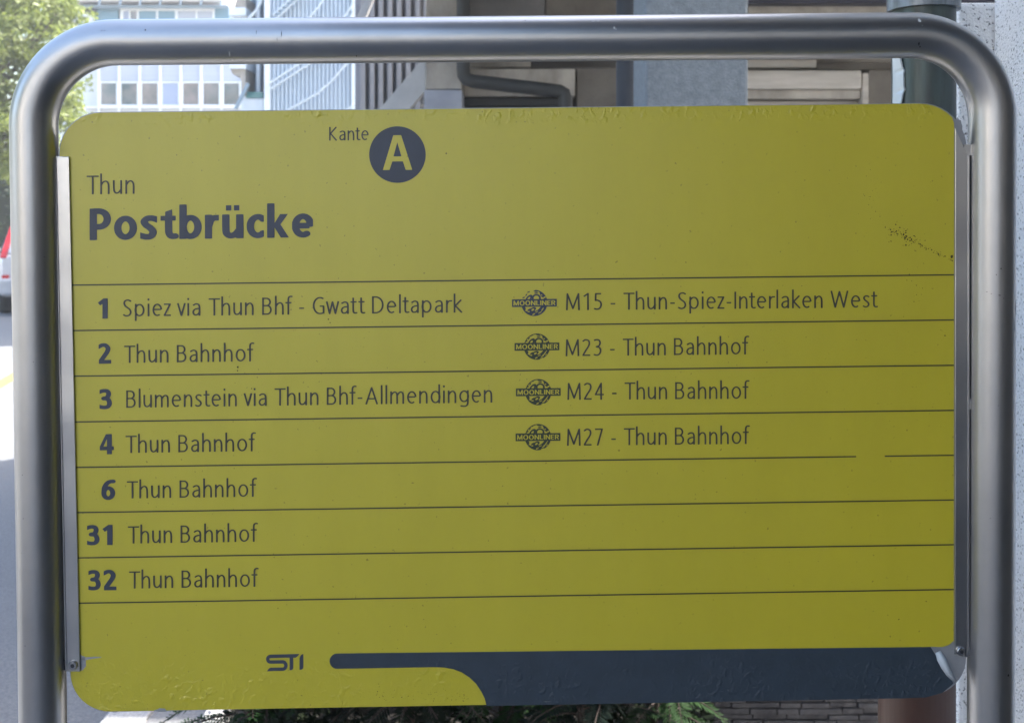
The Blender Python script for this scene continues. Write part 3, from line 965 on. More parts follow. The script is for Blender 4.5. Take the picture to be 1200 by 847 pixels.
# blue band with rounded start and sweeping lower edge
band = []
for a in np.linspace(90, 270, 13):
    band.append(S(395.2 + 8.9 * math.cos(R(a)), 773.8 - 9.0 * math.sin(R(a))))
band += [S(x, y_) for x, y_ in ((510, 780.9), (521, 781.4), (531, 783.2), (541, 787.0), (550, 792.8), (558, 800.4), (564, 809.5), (568, 817.5), (570.2, 826.2))]
band += [S(1060, 817.3), S(1085, 816.2), S(1104, 811), S(1117, 800), S(1090, 757), S(1089, 757.2)]
flat([[band]], -0.0009, 'blue_band', M_band, board)
# curled flap at the torn corner
fl = MB()
A_ = [(1095.5, 764), (1097, 772), (1101.5, 781), (1108, 790), (1117.5, 799)]
B_ = [(1101.5, 761), (1107, 770), (1110.5, 779), (1115, 789), (1119.5, 797)]
va, vb, vc = [], [], []
for i in range(5):
    a, b = S(*A_[i]), S(*B_[i])
    va.append((a[0], -.0016 - .002 * math.sin(i / 4 * math.pi), a[1]))
    vc.append(((a[0] + b[0]) / 2, -.002 - .006 * math.sin(i / 4 * math.pi), (a[1] + b[1]) / 2))
    vb.append((b[0], -.0014 - .0045 * math.sin(i / 4 * math.pi), b[1]))
fl.add(va + vc + vb, [(i, i + 1, i + 6, i + 5) for i in range(4)] + [(i + 5, i + 6, i + 11, i + 10) for i in range(4)], True)
fo_ = fl.build('curled_flap', mat('film_back', (0.42, 0.46, 0.50), (0.50, 0.54, 0.57), .5, scale=30), board)
sd = fo_.modifiers.new('thick', 'SOLIDIFY'); sd.thickness = .0004

# divider lines
LX = [(87, 334), (88.5, 387.2), (90, 440.5), (91, 494), (92.5, 547.2), (93.5, 600), (94.5, 653), (95.5, 706)]
RX = [322, 374.8, 427.8, 480.5, 533, 585.3, 637.6, 690]
for i in range(8):
    segs = [(84.5 + i * .9, 1117.5)] if i != 4 else [(88, 1003), (1036.5, 1117.5)]
    lps = []
    for a, b in segs:
        f0 = (a - LX[i][0]) / (1117 - LX[i][0]); f1 = (b - LX[i][0]) / (1117 - LX[i][0])
        ya = LX[i][1] + (RX[i] - LX[i][1]) * f0; yb = LX[i][1] + (RX[i] - LX[i][1]) * f1
        h_ = .78
        lps.append([[S(a, ya + h_), S(b, yb + h_), S(b, yb - h_), S(a, ya - h_)]])
    flat(lps, -0.0009, 'divider_line', M_line, board)

# ------------------------------------------------------------------ lettering: strokes -> distance field -> outlines
def C(*pts, n=8):                                       # smooth curve through points
    p = [np.array(q, float) for q in pts]
    p = [2 * p[0] - p[1]] + p + [2 * p[-1] - p[-2]]
    out = []
    for i in range(1, len(p) - 2):
        for j in range(n):
            t = j / n
            out.append(tuple(.5 * (2 * p[i] + (p[i + 1] - p[i - 1]) * t + (2 * p[i - 1] - 5 * p[i] + 4 * p[i + 1] - p[i + 2]) * t * t + (3 * p[i] - p[i - 1] - 3 * p[i + 1] + p[i + 2]) * t ** 3)))
    out.append(tuple(p[-2]))
    return out
def A(cx_, cy_, rx_, ry_, a0, a1, n=24):
    return [(cx_ + rx_ * math.cos(R(a0 + (a1 - a0) * i / n)), cy_ + ry_ * math.sin(R(a0 + (a1 - a0) * i / n))) for i in range(n + 1)]
def d_stroke(X, Y, pts, hw):
    d = np.full(X.shape, 1e9)
    closed = abs(pts[0][0] - pts[-1][0]) + abs(pts[0][1] - pts[-1][1]) < 1e-6
    for i in range(len(pts) - 1):
        (ax, ay), (bx, by) = pts[i], pts[i + 1]
        ux, uy = bx - ax, by - ay
        L_ = math.hypot(ux, uy)
        if L_ < 1e-9: continue
        ux, uy = ux / L_, uy / L_
        t = (X - ax) * ux + (Y - ay) * uy
        pr = np.abs((X - ax) * -uy + (Y - ay) * ux)
        over = np.maximum(-t, t - L_)
        dd = np.where(over > 0, np.hypot(pr, over), pr) - hw
        if i == 0 and not closed:
            dd = np.where(t < 0, np.maximum(pr - hw, -t), dd)
        if i == len(pts) - 2 and not closed:
            dd = np.where(t > L_, np.maximum(pr - hw, t - L_), dd)
        d = np.minimum(d, dd)
    return d
def d_poly(X, Y, pts):
    d = np.full(X.shape, 1e9)
    ins = np.zeros(X.shape, bool)
    n_ = len(pts)
    for i in range(n_):
        (ax, ay), (bx, by) = pts[i], pts[(i + 1) % n_]
        ex, ey = bx - ax, by - ay
        t = np.clip(((X - ax) * ex + (Y - ay) * ey) / (ex * ex + ey * ey), 0, 1)
        d = np.minimum(d, np.hypot(X - ax - ex * t, Y - ay - ey * t))
        c_ = (ay > Y) != (by > Y)
        if by != ay:
            ins ^= c_ & (X < (bx - ax) * (Y - ay) / (by - ay) + ax)
    return np.where(ins, -d, d)
def contour(D, xs, ys, tol):
    ny, nx = D.shape
    nxt = {}
    pt = {}
    def edge(i, j, k_):                                  # k 0: horizontal edge from (i,j) to (i,j+1); 1: vertical
        key = (i, j, k_)
        if key not in pt:
            if k_ == 0:
                a, b = D[i, j], D[i, j + 1]; t = a / (a - b)
                pt[key] = (xs[j] + (xs[j + 1] - xs[j]) * t, ys[i])
            else:
                a, b = D[i, j], D[i + 1, j]; t = a / (a - b)
                pt[key] = (xs[j], ys[i] + (ys[i + 1] - ys[i]) * t)
        return key
    I = D < 0
    S4 = I[:-1, :-1].astype(int) + 2 * I[:-1, 1:] + 4 * I[1:, 1:] + 8 * I[1:, :-1]
    TAB = {1: [(3, 0)], 2: [(0, 1)], 3: [(3, 1)], 4: [(1, 2)], 5: [(3, 0), (1, 2)], 6: [(0, 2)], 7: [(3, 2)], 8: [(2, 3)], 9: [(2, 0)], 10: [(0, 1), (2, 3)], 11: [(2, 1)], 12: [(1, 3)], 13: [(1, 0)], 14: [(0, 3)]}
    for i, j in zip(*np.nonzero((S4 > 0) & (S4 < 15))):
        es = [(i, j, 0), (i, j + 1, 1), (i + 1, j, 0), (i, j, 1)]
        for a, b in TAB[int(S4[i, j])]:
            nxt[edge(*es[a])] = edge(*es[b])
    loops = []
    while nxt:
        k0 = next(iter(nxt))
        lp = [k0]
        k_ = nxt.pop(k0)
        while k_ != k0 and k_ in nxt:
            lp.append(k_)
            k_ = nxt.pop(k_)
        p = [pt[q] for q in lp]
        if len(p) < 6: continue
        # thin out
        out = [p[0]]
        a = 0
        for b in range(2, len(p) + 1):
            q = p[b % len(p)]
            ex, ey = q[0] - p[a][0], q[1] - p[a][1]
            L_ = math.hypot(ex, ey) or 1e-9
            if b - a > 12 or any(abs((p[m_][0] - p[a][0]) * ey - (p[m_][1] - p[a][1]) * ex) / L_ > tol for m_ in range(a + 1, b)):
                a = b - 1
                out.append(p[a])
        if len(out) > 3: loops.append(out)
    return loops
def area(lp):
    return .5 * sum(lp[i - 1][0] * lp[i][1] - lp[i][0] * lp[i - 1][1] for i in range(len(lp)))
def inside(p, lp):
    r_ = False
    for i in range(len(lp)):
        (ax, ay), (bx, by) = lp[i - 1], lp[i]
        if (ay > p[1]) != (by > p[1]) and p[0] < (bx - ax) * (p[1] - ay) / (by - ay) + ax:
            r_ = not r_
    return r_
def nest(loops):
    loops = sorted(loops, key=lambda q: -abs(area(q)))
    groups = []
    for i, lp in enumerate(loops):
        depth = [j for j in range(i) if inside(lp[0], loops[j])]
        if len(depth) % 2 == 0:
            groups.append([i, [lp]])
        else:
            for gi in groups:
                if gi[0] == depth[-1]:
                    gi[1].append(lp)
                    break
    return [q[1] for q in groups]

h = .050
xh, xt = .735, .735 - .047
LIGHT = {
 'A': (.60, [[(.035, 0), (.30, .955), (.565, 0)], [(.12, .32), (.48, .32)]]),
 'B': (.47, [[(h, 0), (h, 1)], [(h, .955), (.22, .955)] + A(.22, .745, .16, .21, 90, -90) + [(h, .535)], [(.22, .535)] + A(.24, .29, .18, .245, 90, -90) + [(h, .045)]]),
 'D': (.56, [[(h, .045), (h, .955), (.17, .955)] + A(.19, .5, .32, .455, 90, -90) + [(h, .045)], [(h, 0), (h, 1)]]),
 'E': (.42, [[(.42, .93), (h, .93), (h, .07), (.42, .07)], [(h, .51), (.38, .51)]]),
 'G': (.56, [A(.345, .5, .295, .46, 58, 275) + [(.44, .05), (.51, .085), (.51, .465), (.34, .465)]]),
 'I': (.10, [[(h, 0), (h, 1)]]),
 'K': (.50, [[(h, 0), (h, 1)], [(.45, 1), (.09, .52), (.47, 0)]]),
 'L': (.40, [[(h, 1), (h, .07), (.40, .07)]]),
 'M': (.68, [[(.05, 0), (.075, .96), (.34, .10), (.605, .96), (.63, 0)]]),
 'N': (.56, [[(h, 0), (h, .96), (.51, .04), (.51, 1)]]),
 'O': (.62, [A(.31, .5, .26, .455, 0, 360, 40)]),
 'R': (.48, [[(h, 0), (h, 1)], [(h, .94), (.25, .94)] + A(.25, .72, .17, .22, 90, -90) + [(h, .5)], [(.24, .5), (.45, 0)]]),
 'S': (.42, [C((.36, .89), (.30, .935), (.215, .957), (.10, .905), (.058, .77), (.11, .62), (.215, .515), (.32, .41), (.362, .25), (.31, .10), (.20, .043), (.10, .06), (.035, .105))]),
 'T': (.52, [[(0, .955), (.52, .955)], [(.26, 0), (.26, .955)]]),
 'W': (.84, [[(.03, 1), (.215, .04), (.42, .955), (.625, .04), (.81, 1)]]),
 'a': (.40, [C((.065, .61), (.15, .672), (.235, .685), (.32, .63), (.35, .50)) + [(.35, 0)], C((.35, .415), (.24, .41), (.11, .35), (.055, .21), (.095, .085), (.18, .045), (.28, .09), (.35, .21))]),
 'd': (.47, [[(.42, 0), (.42, 1.1)], A(.245, .3675, .195, .322, 0, 360, 40)]),
 'e': (.45, [[(.07, .39), (.40, .39)], A(.235, .3675, .185, .322, 4, 305, 36)]),
 'f': (.30, [C((.31, 1.045), (.235, 1.055), (.16, 1.005), (.135, .89)) + [(.135, 0)], [(0, xt), (.28, xt)]]),
 'g': (.47, [[(.42, .735)] + C((.42, .4), (.42, .02), (.38, -.13), (.26, -.195), (.08, -.165)), A(.245, .385, .195, .303, 0, 360, 40)]),
 'h': (.43, [[(h, 0), (h, 1.1)], [(.38, 0)] + C((.38, .40), (.365, .56), (.31, .66), (.23, .685), (.13, .62), (h, .48))]),
 'i': (.10, [[(h, 0), (h, .735)], [(h, .92), (h, 1.03)]]),
 'k': (.42, [[(h, 0), (h, 1.1)], [(.36, .735), (.085, .395), (.39, 0)]]),
 'l': (.10, [[(h, 0), (h, 1.1)]]),
 'm': (.68, [[(h, 0), (h, .735)], [(.34, 0)] + C((.34, .40), (.33, .57), (.285, .66), (.215, .685), (.125, .62), (h, .48)), [(.63, 0)] + C((.63, .40), (.62, .57), (.575, .66), (.505, .685), (.415, .62), (.34, .48))]),
 'n': (.42, [[(h, 0), (h, .735)], [(.37, 0)] + C((.37, .40), (.355, .56), (.30, .66), (.225, .685), (.13, .62), (h, .48))]),
 'o': (.49, [A(.245, .3675, .195, .322, 0, 360, 40)]),
 'p': (.47, [[(h, -.26), (h, .735)], A(.225, .3675, .195, .322, 0, 360, 40)]),
 'r': (.29, [[(h, 0), (h, .735)], C((h, .45), (.09, .60), (.18, .675), (.28, .68))]),
 's': (.34, [C((.29, .635), (.23, .675), (.165, .688), (.085, .645), (.055, .55), (.10, .45), (.17, .385), (.25, .30), (.285, .185), (.235, .08), (.155, .045), (.085, .055), (.03, .09))]),
 't': (.30, [[(.125, .93)] + C((.125, .5), (.125, .20), (.15, .08), (.22, .045), (.295, .06)), [(0, xt), (.285, xt)]]),
 'u': (.42, [[(.37, .735), (.37, 0)], [(h, .735)] + C((h, .33), (.065, .17), (.12, .075), (.195, .048), (.29, .11), (.37, .25))]),
 'v': (.40, [[(.035, .735), (.20, .035), (.365, .735)]]),
 'w': (.60, [[(.03, .735), (.165, .035), (.30, .70), (.435, .035), (.57, .735)]]),
 'z': (.37, [[(.025, xt), (.31, xt), (.05, .047), (.35, .047)]]),
 '-': (.26, [[(.02, .36), (.24, .36)]]),
 '1': (.40, [[(.26, 0), (.26, 1)], [(.06, .80), (.255, .965)]]),
 '2': (.42, [C((.05, .87), (.12, .935), (.20, .957), (.32, .90), (.355, .74), (.31, .56), (.19, .34), (.055, .06)) , [(.02, .047), (.40, .047)]]),
 '3': (.42, [C((.05, .915), (.17, .957), (.29, .91), (.335, .765), (.28, .60), (.14, .54)), C((.14, .54), (.30, .49), (.36, .30), (.30, .11), (.17, .043), (.04, .085))]),
 '4': (.46, [[(.32, 0), (.32, .96), (.045, .30), (.46, .30)]]),
 '5': (.42, [[(.36, .955), (.11, .955)] + C((.095, .56), (.21, .565), (.33, .47), (.365, .29), (.30, .11), (.17, .043), (.04, .085))]),
 '7': (.42, [[(.03, .955), (.37, .955), (.15, 0)]]),
 ' ': (.13, []),
}
B_ = .110
BOLD = {
 'P': (.66, [[(B_, 0), (B_, 1)], [(B_, .915), (.29, .915)] + A(.29, .665, .26, .25, 90, -90) + [(B_, .415)]], [], []),
 'o': (.71, [A(.355, .375, .245, .295, 0, 360, 40)], [], []),
 's': (.53, [C((.58, .60), (.475, .645), (.36, .672), (.22, .66), (.125, .565), (.19, .45), (.31, .365), (.405, .24), (.34, .105), (.20, .078), (.03, .115), (-.08, .16))], [], []),
 't': (.49, [C((.255, .72), (.255, .4), (.265, .20), (.34, .095), (.48, .092))], [[(0, .585), (0, .74), (.145, .74), (.145, .87), (.365, .945), (.365, .74), (.48, .74), (.48, .585)]], []),
 'b': (.69, [[(B_, 0), (B_, 1.085)], A(.345, .375, .235, .295, 0, 360, 40)], [], []),
 'r': (.44, [[(B_, 0), (B_, .75)], C((.12, .40), (.18, .57), (.28, .65), (.44, .66), (.56, .66))], [], []),
 'ü': (.66, [[(B_, .75)] + C((B_, .33), (.13, .17), (.24, .085), (.40, .12), (.55, .28)), [(.55, 0), (.55, .75)]], [[(.115, .88), (.285, .88), (.285, 1.05), (.115, 1.05)], [(.365, .88), (.535, .88), (.535, 1.05), (.365, 1.05)]], []),
 'c': (.54, [A(.355, .375, .245, .295, 40, 320, 30)], [], []),
 'k': (.67, [[(B_, 0), (B_, 1.085)]], [[(.20, .42), (.405, .75), (.65, .75), (.415, .42), (.68, 0), (.425, 0), (.20, .37)]], []),
 'e': (.66, [[(.15, .372), (.55, .372)], A(.345, .375, .24, .295, 0, 308, 36)], [], []),
 'A': (.845, [], [[(0, 0), (.30, 1), (.525, 1), (.845, 0)]], [[(.19, -.01), (.19, 0), (.27, .246), (.578, .246), (.655, 0), (.655, -.01)], [(.305, .39), (.415, .80), (.535, .39)]]),
 '1': (.49, [], [[(.225, 0), (.485, 0), (.485, 1), (.275, 1), (.0, .80), (.115, .655), (.225, .73)]], []),
 '2': (.62, [C((-.06, .80), (.05, .855), (.18, .912), (.34, .90), (.455, .755), (.41, .57), (.28, .38), (.13, .16)), [(.02, .085), (.61, .085)]], [[(.02, .02), (.02, .2), (.16, .34), (.3, .16)]], []),
 '3': (.60, [C((-.06, .83), (.05, .875), (.20, .913), (.37, .885), (.435, .745), (.36, .585), (.17, .53)), C((.17, .53), (.39, .495), (.475, .29), (.40, .125), (.22, .085), (.03, .12), (-.08, .16))], [], []),
 '4': (.67, [], [[(0, .205), (0, .385), (.29, 1), (.575, 1), (.575, .385), (.67, .385), (.67, .205), (.575, .205), (.575, 0), (.34, 0), (.34, .205)]], [[(.175, .385), (.34, .385), (.34, .76)]]),
 '6': (.63, [A(.325, .33, .205, .25, 0, 360, 40), C((.57, .905), (.42, .90), (.27, .82), (.15, .61), (.12, .36))], [], []),
}
_cache = {}
def glyph(ch, bold, hw):
    key = (ch, bold, hw)
    if key in _cache: return _cache[key]
    gd = BOLD[ch] if bold else LIGHT[ch]
    wd, strokes = gd[0], gd[1]
    if ch == ' ':
        _cache[key] = (wd, []); return _cache[key]
    step = .0135 if not bold else .014
    xs = np.arange(-.12, wd + .14, step) + .0031
    ys = np.arange(-.36, 1.22, step) + .0027
    X, Y = np.meshgrid(xs, ys)
    ky = 1.28 if bold else 1.06
    D = np.full(X.shape, 1e9)
    for s_ in strokes:
        D = np.minimum(D, d_stroke(X, Y * ky, [(a, b * ky) for a, b in s_], hw))
    if bold:
        for q in gd[2]: D = np.minimum(D, d_poly(X, Y, q))
        for q in gd[3]: D = np.maximum(D, -d_poly(X, Y, q))
        if ch in 'csre23': D = np.maximum(D, np.maximum(X - wd, -X))
    D[np.abs(D) < 1e-6] = 1e-6
    _cache[key] = (wd, nest(contour(D, xs, ys, .0022)))
    return _cache[key]

def text(s_, p0, p1, cap, name, bold=False, hw=None, m=None, gap=None, fit=True, y_=-0.00105, parent=None, label=None):
    """p0: photo point of the baseline's left end, p1: its right end, cap: capital height in photo px"""
    hw = hw or (.117 if bold else .0425)
    gap = gap if gap is not None else (.115 if bold else .125)
    adv, xs = 0, []
    for i, ch in enumerate(s_):
        wd, gl = glyph(ch, bold, hw)
        xs.append(adv)
        gp = gap
        if not bold:
            if ch in 'Tfrtkvwz' or (i + 1 < len(s_) and s_[i + 1] in 'vwtfz'): gp *= .55
            if ch == 'T' and i + 1 < len(s_) and s_[i + 1] == 'h': gp = gap * .45
        adv += wd + gp
    adv -= gp
    L_ = p1[0] - p0[0]
    kx = L_ / adv
    sl_ = (p1[1] - p0[1]) / L_
    loops = []
    for ch, x in zip(s_, xs):
        for grp in glyph(ch, bold, hw)[1]:
            loops.append([[S(p0[0] + (x + a) * kx, p0[1] + (x + a) * kx * sl_ - b * cap) for a, b in lp] for lp in grp])
    o = flat(loops, y_, name, m or M_text, parent or board)
    return o

text('Thun', (102, 227.9), (158.2, 227.2), 22.0, 'town_name', hw=.040)
text('Postbrücke', (105.6, 281.4), (367, 278.0), 36.8, 'stop_name', bold=True, m=M_ink, gap=.107)
text('Kante', (385.8, 165.0), (431.9, 164.5), 15.8, 'bay_word', hw=.046)
disc = [S(465.8 + 33.1 * math.cos(a), 181.4 - 33.1 * math.sin(a)) for a in np.linspace(0, 2 * math.pi, 72, endpoint=False)]
dk = flat([[disc]], -0.0009, 'bay_disc', M_ink, board)
text('A', (448.8, 199.5), (483.2, 199.2), 40.6, 'bay_letter', bold=True, m=M_yel, y_=-.0012)
ROWS = [('1', 115, 126.7, 373.4, 'Spiez via Thun Bhf - Gwatt Deltapark', 144.4, 370.9, 542, 366.0),
        ('2', 115.9, 130.9, 425.9, 'Thun Bahnhof', 145.9, 425.0, 297.3, 423.2),
        ('3', 117, 131.8, 479.2, 'Blumenstein via Thun Bhf-Allmendingen', 148, 477.5, 577, 471.3),
        ('4', 117.3, 133.8, 532.0, 'Thun Bahnhof', 147.6, 530.3, 299.2, 528.2),
        ('6', 119, 135, 585.2, 'Thun Bahnhof', 149.1, 583.5, 300.5, 581.4),
        ('31', 102.4, 132.4, 638.2, 'Thun Bahnhof', 150.3, 636.2, 301.6, 634.0),
        ('32', 104, 137, 690.9, 'Thun Bahnhof', 151.7, 688.9, 302.4, 686.6)]
for nb, xa, xb, yb, tx_, ta, ty0, tb, ty1 in ROWS:
    text(nb, (xa, yb), (xb, yb - .3), 23.6, 'route_number', bold=True, m=M_ink, gap=.13)
    text(tx_, (ta, ty0), (tb, ty1), 20.2, 'route_name')
MR = [('M15 - Thun-Spiez-Interlaken West', 663, 363.4, 1028, 360.2, 626.2, 354.9), ('M23 - Thun Bahnhof', 662.6, 417.2, 876.8, 415.0, 629.2, 406.0),
      ('M24 - Thun Bahnhof', 664.6, 468.2, 877.2, 466.9, 630.8, 459.2), ('M27 - Thun Bahnhof', 664.2, 521.9, 877.6, 519.7, 630.4, 511.8)]
# night bus logo: cratered moon behind a name band
def logo_loops(strong):
    xs = np.arange(-1.85, 1.85, .022) + .0013
    ys = np.arange(-1.12, 1.12, .022) + .0017
    X, Y = np.meshgrid(xs, ys)
    disc_ = np.hypot(X, Y) - 1
    rim = np.maximum(np.abs(np.hypot(X, Y) - .97) - .035, -(X * .6 - Y * .8 + (.75 if strong else 1.05)))
    D = np.maximum(disc_, -(np.hypot(X + .38, Y - .42) - 1.12))
    D = np.minimum(D, rim)
    rnd = random.Random(31)
    def ell(cx_, cy_, a, b, rot):
        c_, s_ = math.cos(rot), math.sin(rot)
        u, v = (X - cx_) * c_ + (Y - cy_) * s_, -(X - cx_) * s_ + (Y - cy_) * c_
        return (np.hypot(u / a, v / b) - 1) * min(a, b)
    def ringe(cx_, cy_, a, b, rot, t):
        return np.abs(ell(cx_, cy_, a, b, rot)) - t
    dark = [ringe(.15, .38, .28, .24, 0, .06), ringe(-.42, .36, .24, .13, .8, .055), ell(-.45, .84, .13, .045, .3), ell(.10, .90, .17, .055, -.1),
            ell(.14, .76, .16, .05, .1), ell(.62, .62, .16, .26, .7), ell(-.82, .42, .13, .05, .3), ell(-.62, .62, .12, .04, .9), ell(-.78, -.42, .12, .16, .3),
            ell(-.40, -.52, .16, .07, .6), ringe(-.12, -.52, .2, .12, .5, .05), ell(-.55, -.72, .2, .06, -.7), ell(-.2, -.80, .22, .06, -.3), ell(.42, .86, .18, .06, -.7), ell(.80, .33, .09, .16, .2)]
    for q in dark: D = np.minimum(D, np.maximum(q, disc_))
    light = [ell(.22, -.48, .22, .06, .6), ell(.62, -.50, .16, .045, 1.0), ell(-.05, -.86, .12, .05, .5), ell(.78, .42, .10, .06, .5), ell(.42, -.74, .16, .035, .5), ell(.55, .60, .07, .04, -.5), ell(.18, -.68, .14, .03, .4)]
    if not strong: light += [ell(.5, -.62, .14, .03, .7), ell(.75, -.3, .1, .03, 1.0), ell(.35, -.9, .14, .03, .3), ell(.7, -.62, .1, .03, .8)]
    for q in light: D = np.maximum(D, -q)
    bd = np.maximum(np.abs(X) - 1.715, np.abs(Y) - .295)
    gapb = np.maximum(np.abs(X) - 1.77, np.abs(Y) - .35)
    D = np.minimum(D, bd)
    D[np.abs(D) < 1e-6] = 1e-6
    return nest(contour(D, xs, ys, .004))
LG = [logo_loops(True), logo_loops(False)]
for i, (tx_, xa, ya, xb, yb, lx, ly) in enumerate(MR):
    text(tx_, (xa, ya), (xb, yb), 19.9, 'route_name')
    sl_ = -.0125
    r_ = 15.3
    lg = flat([[[S(lx + a * r_, ly - b * r_ + a * r_ * sl_) for a, b in lp] for lp in grp] for grp in LG[0 if i == 0 else 1]], -.0009, 'night_bus_logo', M_ink if i == 0 else M_green, board)
    text('MOONLINER', (lx - 24.3, ly + 2.75 - 24.3 * sl_), (lx + 24.3, ly + 2.75 + 24.3 * sl_), 5.5, 'logo_lettering', hw=.075, m=M_yel, gap=.13, y_=-.0012)

# operator logo: S, T and I drawn with one band width
def px(pts): return [S(300 + a / 12, 755 + b / 12) for a, b in pts]
def strokes_to(loops, step, pts_list, hw, polys=(), box=(140, 690, 110, 380)):
    xs = np.arange(box[0], box[1], step) + .013; ys = np.arange(box[2], box[3], step) + .017
    X, Y = np.meshgrid(xs, ys)
    D = np.full(X.shape, 1e9)
    for p in pts_list: D = np.minimum(D, d_stroke(X, Y, p, hw))
    for p in polys: D = np.minimum(D, d_poly(X, Y, p))
    D[np.abs(D) < 1e-6] = 1e-6
    return nest(contour(D, xs, ys, .5))
lp_s = strokes_to([], 3.0, [[(470, 152), (205, 158)] + A(205, 198, 38, 40, -90, -270, 16)[1:] + [(205, 238), (375, 236)] + A(378, 287, 45, 51, -90, 90, 18) + [(378, 338), (200, 341)]], 24,
                    [[(430, 128), (612, 124), (590, 156), (560, 178), (430, 178)], [(474, 150), (526, 150), (526, 325), (512, 348), (474, 356)],
                     [(614, 180), (634, 138), (668, 122), (668, 318), (652, 342), (614, 350)], [(155, 370), (182, 330), (210, 317), (240, 317), (240, 365)]])
flat([[px(lp) for lp in grp] for grp in lp_s], -.0009, 'operator_logo', M_ink, board)

# grime: specks and scratches on the film
rnd = random.Random(9)
gl = []
def speck(x, y_, r_): gl.append([blob(x, y_, r_ * rnd.uniform(.6, 1.3), r_ * rnd.uniform(.5, 1.1), rnd.randint(0, 9999), 7, rnd.uniform(0, 3))])
for i in range(60):
    a = rnd.gauss(0, 1); b = rnd.gauss(0, 1)
    speck(1058 + a * 11, 276 + b * 6 + a * 2.5, rnd.uniform(.35, 1.1))
for i in range(55):
    t = rnd.random()
    speck(1040 + t * 76, 268 + t * 38 + rnd.gauss(0, .8), rnd.uniform(.4, 1.05))
for i in range(20):
    t = rnd.random()
    speck(1075 + t * 40, 284 + t * 22 + rnd.gauss(0, .6), rnd.uniform(.2, .5))
for i in range(26):
    speck(1022 + rnd.gauss(0, 6), 235 + rnd.gauss(0, 18), rnd.uniform(.2, .6))
for i in range(14):
    speck(1072 + rnd.gauss(0, 8), 345 + rnd.gauss(0, 12), rnd.uniform(.2, .7))
for x, y_, r_ in ((1115, 301, 1.9), (279, 430, 1.4), (278.6, 434, .9), (385, 374, .8), (387, 378, .8), (388, 381, .5), (523, 180, 1.1), (345, 158, .8), (334, 231, .8), (295, 455, .8), (1107, 393, .8),
                  (1053, 725, 1.2), (1040, 720, .7), (1085, 704, .8), (775, 685, .6), (700, 250, .5), (850, 560, .5), (640, 690, .5), (326, 712, .6), (1090, 620, .6)):
    speck(x, y_, r_)
for i in range(150):
    speck(rnd.uniform(95, 1110), rnd.uniform(135, 750), rnd.uniform(.15, .42))
for i in range(60):
    speck(rnd.uniform(440, 565), 815 + rnd.gauss(0, 5), rnd.uniform(.2, .6))
gro = flat([g_ for g_ in gl], -.0010, 'grime_specks', mat('grime', (0.035, 0.032, 0.015), (0.06, 0.05, 0.02), .8, scale=90), board)
gro['kind'] = 'stuff'

# angle brackets holding the board, with screws and spacers
def bracket(quad_px, flange_side, label=None):
    mb = MB()
    p = [S(*q) for q in quad_px]
    mb.add([(x, -.0034, z) for x, z in p] + [(x, -.0012, z) for x, z in p],
           [(0, 1, 2, 3), (7, 6, 5, 4), (0, 4, 5, 1), (1, 5, 6, 2), (2, 6, 7, 3), (3, 7, 4, 0)])
    a, b = (p[0], p[3]) if flange_side < 0 else (p[1], p[2])
    t = .0022 * flange_side
    mb.add([(a[0], -.0034, a[1]), (a[0] + t, -.0034, a[1]), (b[0] + t, -.0034, b[1]), (b[0], -.0034, b[1]), (a[0], .012, a[1]), (a[0] + t, .012, a[1]), (b[0] + t, .012, b[1]), (b[0], .012, b[1])],
           [(0, 1, 2, 3), (7, 6, 5, 4), (0, 4, 5, 1), (1, 5, 6, 2), (2, 6, 7, 3), (3, 7, 4, 0)])
    return fixn(mb.build('angle_bracket', M_alu, sign, .0006))
bl = bracket([(67.5, 184), (82.3, 184), (95.2, 785), (80, 785)], -1)
br = bracket([(1118, 150), (1132.5, 182), (1132.5, 765), (1117.5, 765)], 1)
M_screw = steel_mat('screw_steel', (0.42, 0.42, 0.43), .3)
M_hole = mat('socket_dark', (0.03, 0.03, 0.035), None, .6)
def screw(pxx, pyy, parent):
    x, z = S(pxx, pyy)
    o = MB().tube([(x, -.0034, z), (x, -.0056, z), (x, -.0066, z)], [.0052, .0052, .0042], 24).build('screw', M_screw, parent)
    s_ = MB().tube([(x, -.00665, z), (x, -.0068, z)], [.0024, .0024], 6, smooth=False).build('socket', M_hole, sign)
    s_.parent = parent
    return o
screw(87.5, 777, bl)
screw(1124.2, 760.5, br)
M_rub = mat('dark_spacer', (0.03, 0.03, 0.035), None, .6)
for a, b, q in ((69, 190, bl), (74, 490, bl), (78.5, 777, bl), (1134, 176, br), (1134.5, 473, br), (1134.5, 762, br)):
    x, z = S(a, b)
    MB().box(x - .005, x + .005, -.003, .006, z - .006, z + .006).build('spacer', M_rub if a < 79 and b > 700 else M_alu, q)

# scuff marks on the tube: small flakes lying on the metal
M_scuff = mat('pale_scuff', (0.55, 0.55, 0.54), (0.65, 0.65, 0.64), .6, scale=60)
M_pit = mat('dark_pit', (0.03, 0.028, 0.025), (0.05, 0.045, 0.04), .8, scale=60)
frame = [o for o in sign.children if o.name.startswith('tube_frame')][0]
pale, pit = MB(), MB()
rnd = random.Random(15)
def flake(mb, pxx, pyy, w_, h_, axis_x, axis_z):
    """a flake of w_ x h_ photo pixels on the front of the tube whose axis passes through (axis_x, axis_z)"""
    x, z = S(pxx, pyy)
    n_ = 7
    vs_ = []
    for k_ in range(n_):
        a = 2 * math.pi * k_ / n_
        q = rnd.uniform(.6, 1.2)
        xx, zz = x + w_ * PX * q * math.cos(a), z + h_ * PX * q * math.sin(a)
        d_ = (xx - axis_x) if axis_x is not None else (zz - axis_z)
        d_ = max(-.0245, min(.0245, d_))
        vs_.append((xx, -math.sqrt(RT * RT - d_ * d_) - .0003, zz))
    mb.add(vs_, [tuple(range(n_ - 1, -1, -1))])
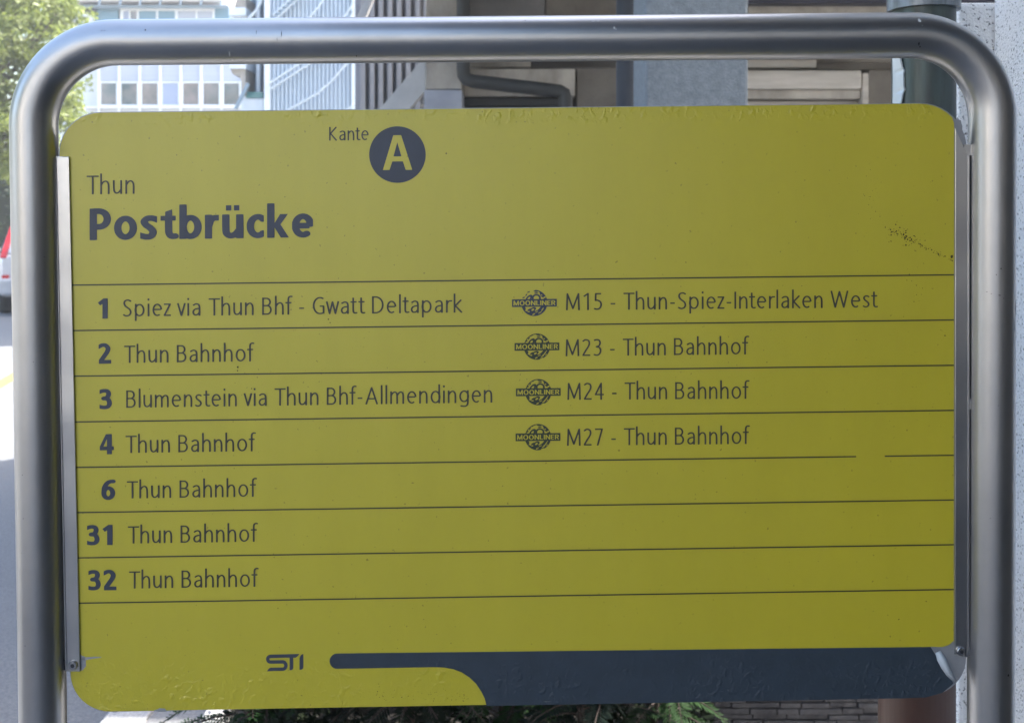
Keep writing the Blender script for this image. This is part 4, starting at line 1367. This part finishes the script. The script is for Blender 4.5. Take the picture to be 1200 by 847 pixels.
def on_top(mb, x, y_, w_, h_): flake(mb, x, y_, w_, h_, None, (zt_l + zt_r) / 2 if 400 < x < 800 else (zt_l if x <= 400 else zt_r))
def on_right(mb, x, y_, w_, h_): flake(mb, x, y_, w_, h_, ext(rt, rbm, S(x, y_)[1])[0], None)
def on_left(mb, x, y_, w_, h_): flake(mb, x, y_, w_, h_, ext(lt, lb, S(x, y_)[1])[0], None)
for q in ((717, 36.5, 1.1, 2.0), (719, 38.5, .7, 1.0), (1069, 28, 1.6, 2.4), (1071, 34, .8, .8), (274, 66, .7, 2.6), (275.5, 72, 1.4, .9), (693, 28.5, 3.2, .5), (699, 28.3, 2.0, .4)): on_top(pale, *q)
for q in ((128, 40, .7, .7), (131.5, 40, .6, .6), (178, 39, .9, .9), (1068, 55, 1.1, 2.2), (1070, 58, .8, 1.0), (420, 68, .9, .9), (335, 44, .35, 4), (330, 50, .3, 2.5), (306, 42, .3, 2.6), (615, 27, .6, .5), (1100, 46, .5, .5)): on_top(pit, *q)
for q in ((1161, 313, .9, 1.0), (1156, 320, .6, .8), (1159.5, 343.5, 2.0, .6), (1147, 340, .8, .4), (1151, 342, .9, .4), (1164, 347, .6, .5), (1182, 360, .5, 10), (1180.5, 380, .4, 8), (1158, 470, .5, .5), (1150, 600, .5, .6), (1170, 780, 1.2, 1.6)): on_right(pit, *q)
for q in ((37, 550, .5, .6), (38, 600, .5, .8), (36, 640, .4, .4), (50, 420, .4, .5), (60, 300, .5, .5), (40, 746, .9, .3)): on_left(pit, *q)
pale.build('scuff_mark', M_scuff, frame)['kind'] = 'stuff'
pit.build('pit_mark', M_pit, frame)['kind'] = 'stuff'

# ------------------------------------------------------------------ thin scattering volume, added to imitate the lens flare veil
hz = MB().box(-402, 402, -402, 402, -1.2, 10.6).build('lens_veil', None)
tag(hz, kind='stuff')
hm_ = bpy.data.materials.new('lens_veil_air')
hm_.use_nodes = True
hn = hm_.node_tree.nodes
hn.remove(hn['Principled BSDF'])
pv = hn.new('ShaderNodeVolumePrincipled')
pv.inputs['Color'].default_value = (0.90, 0.94, 1.0, 1)
pv.inputs['Density'].default_value = 0.002
pv.inputs['Anisotropy'].default_value = 0.3
hm_.node_tree.links.new(pv.outputs[0], hn['Material Output'].inputs['Volume'])
hz.data.materials.append(hm_)
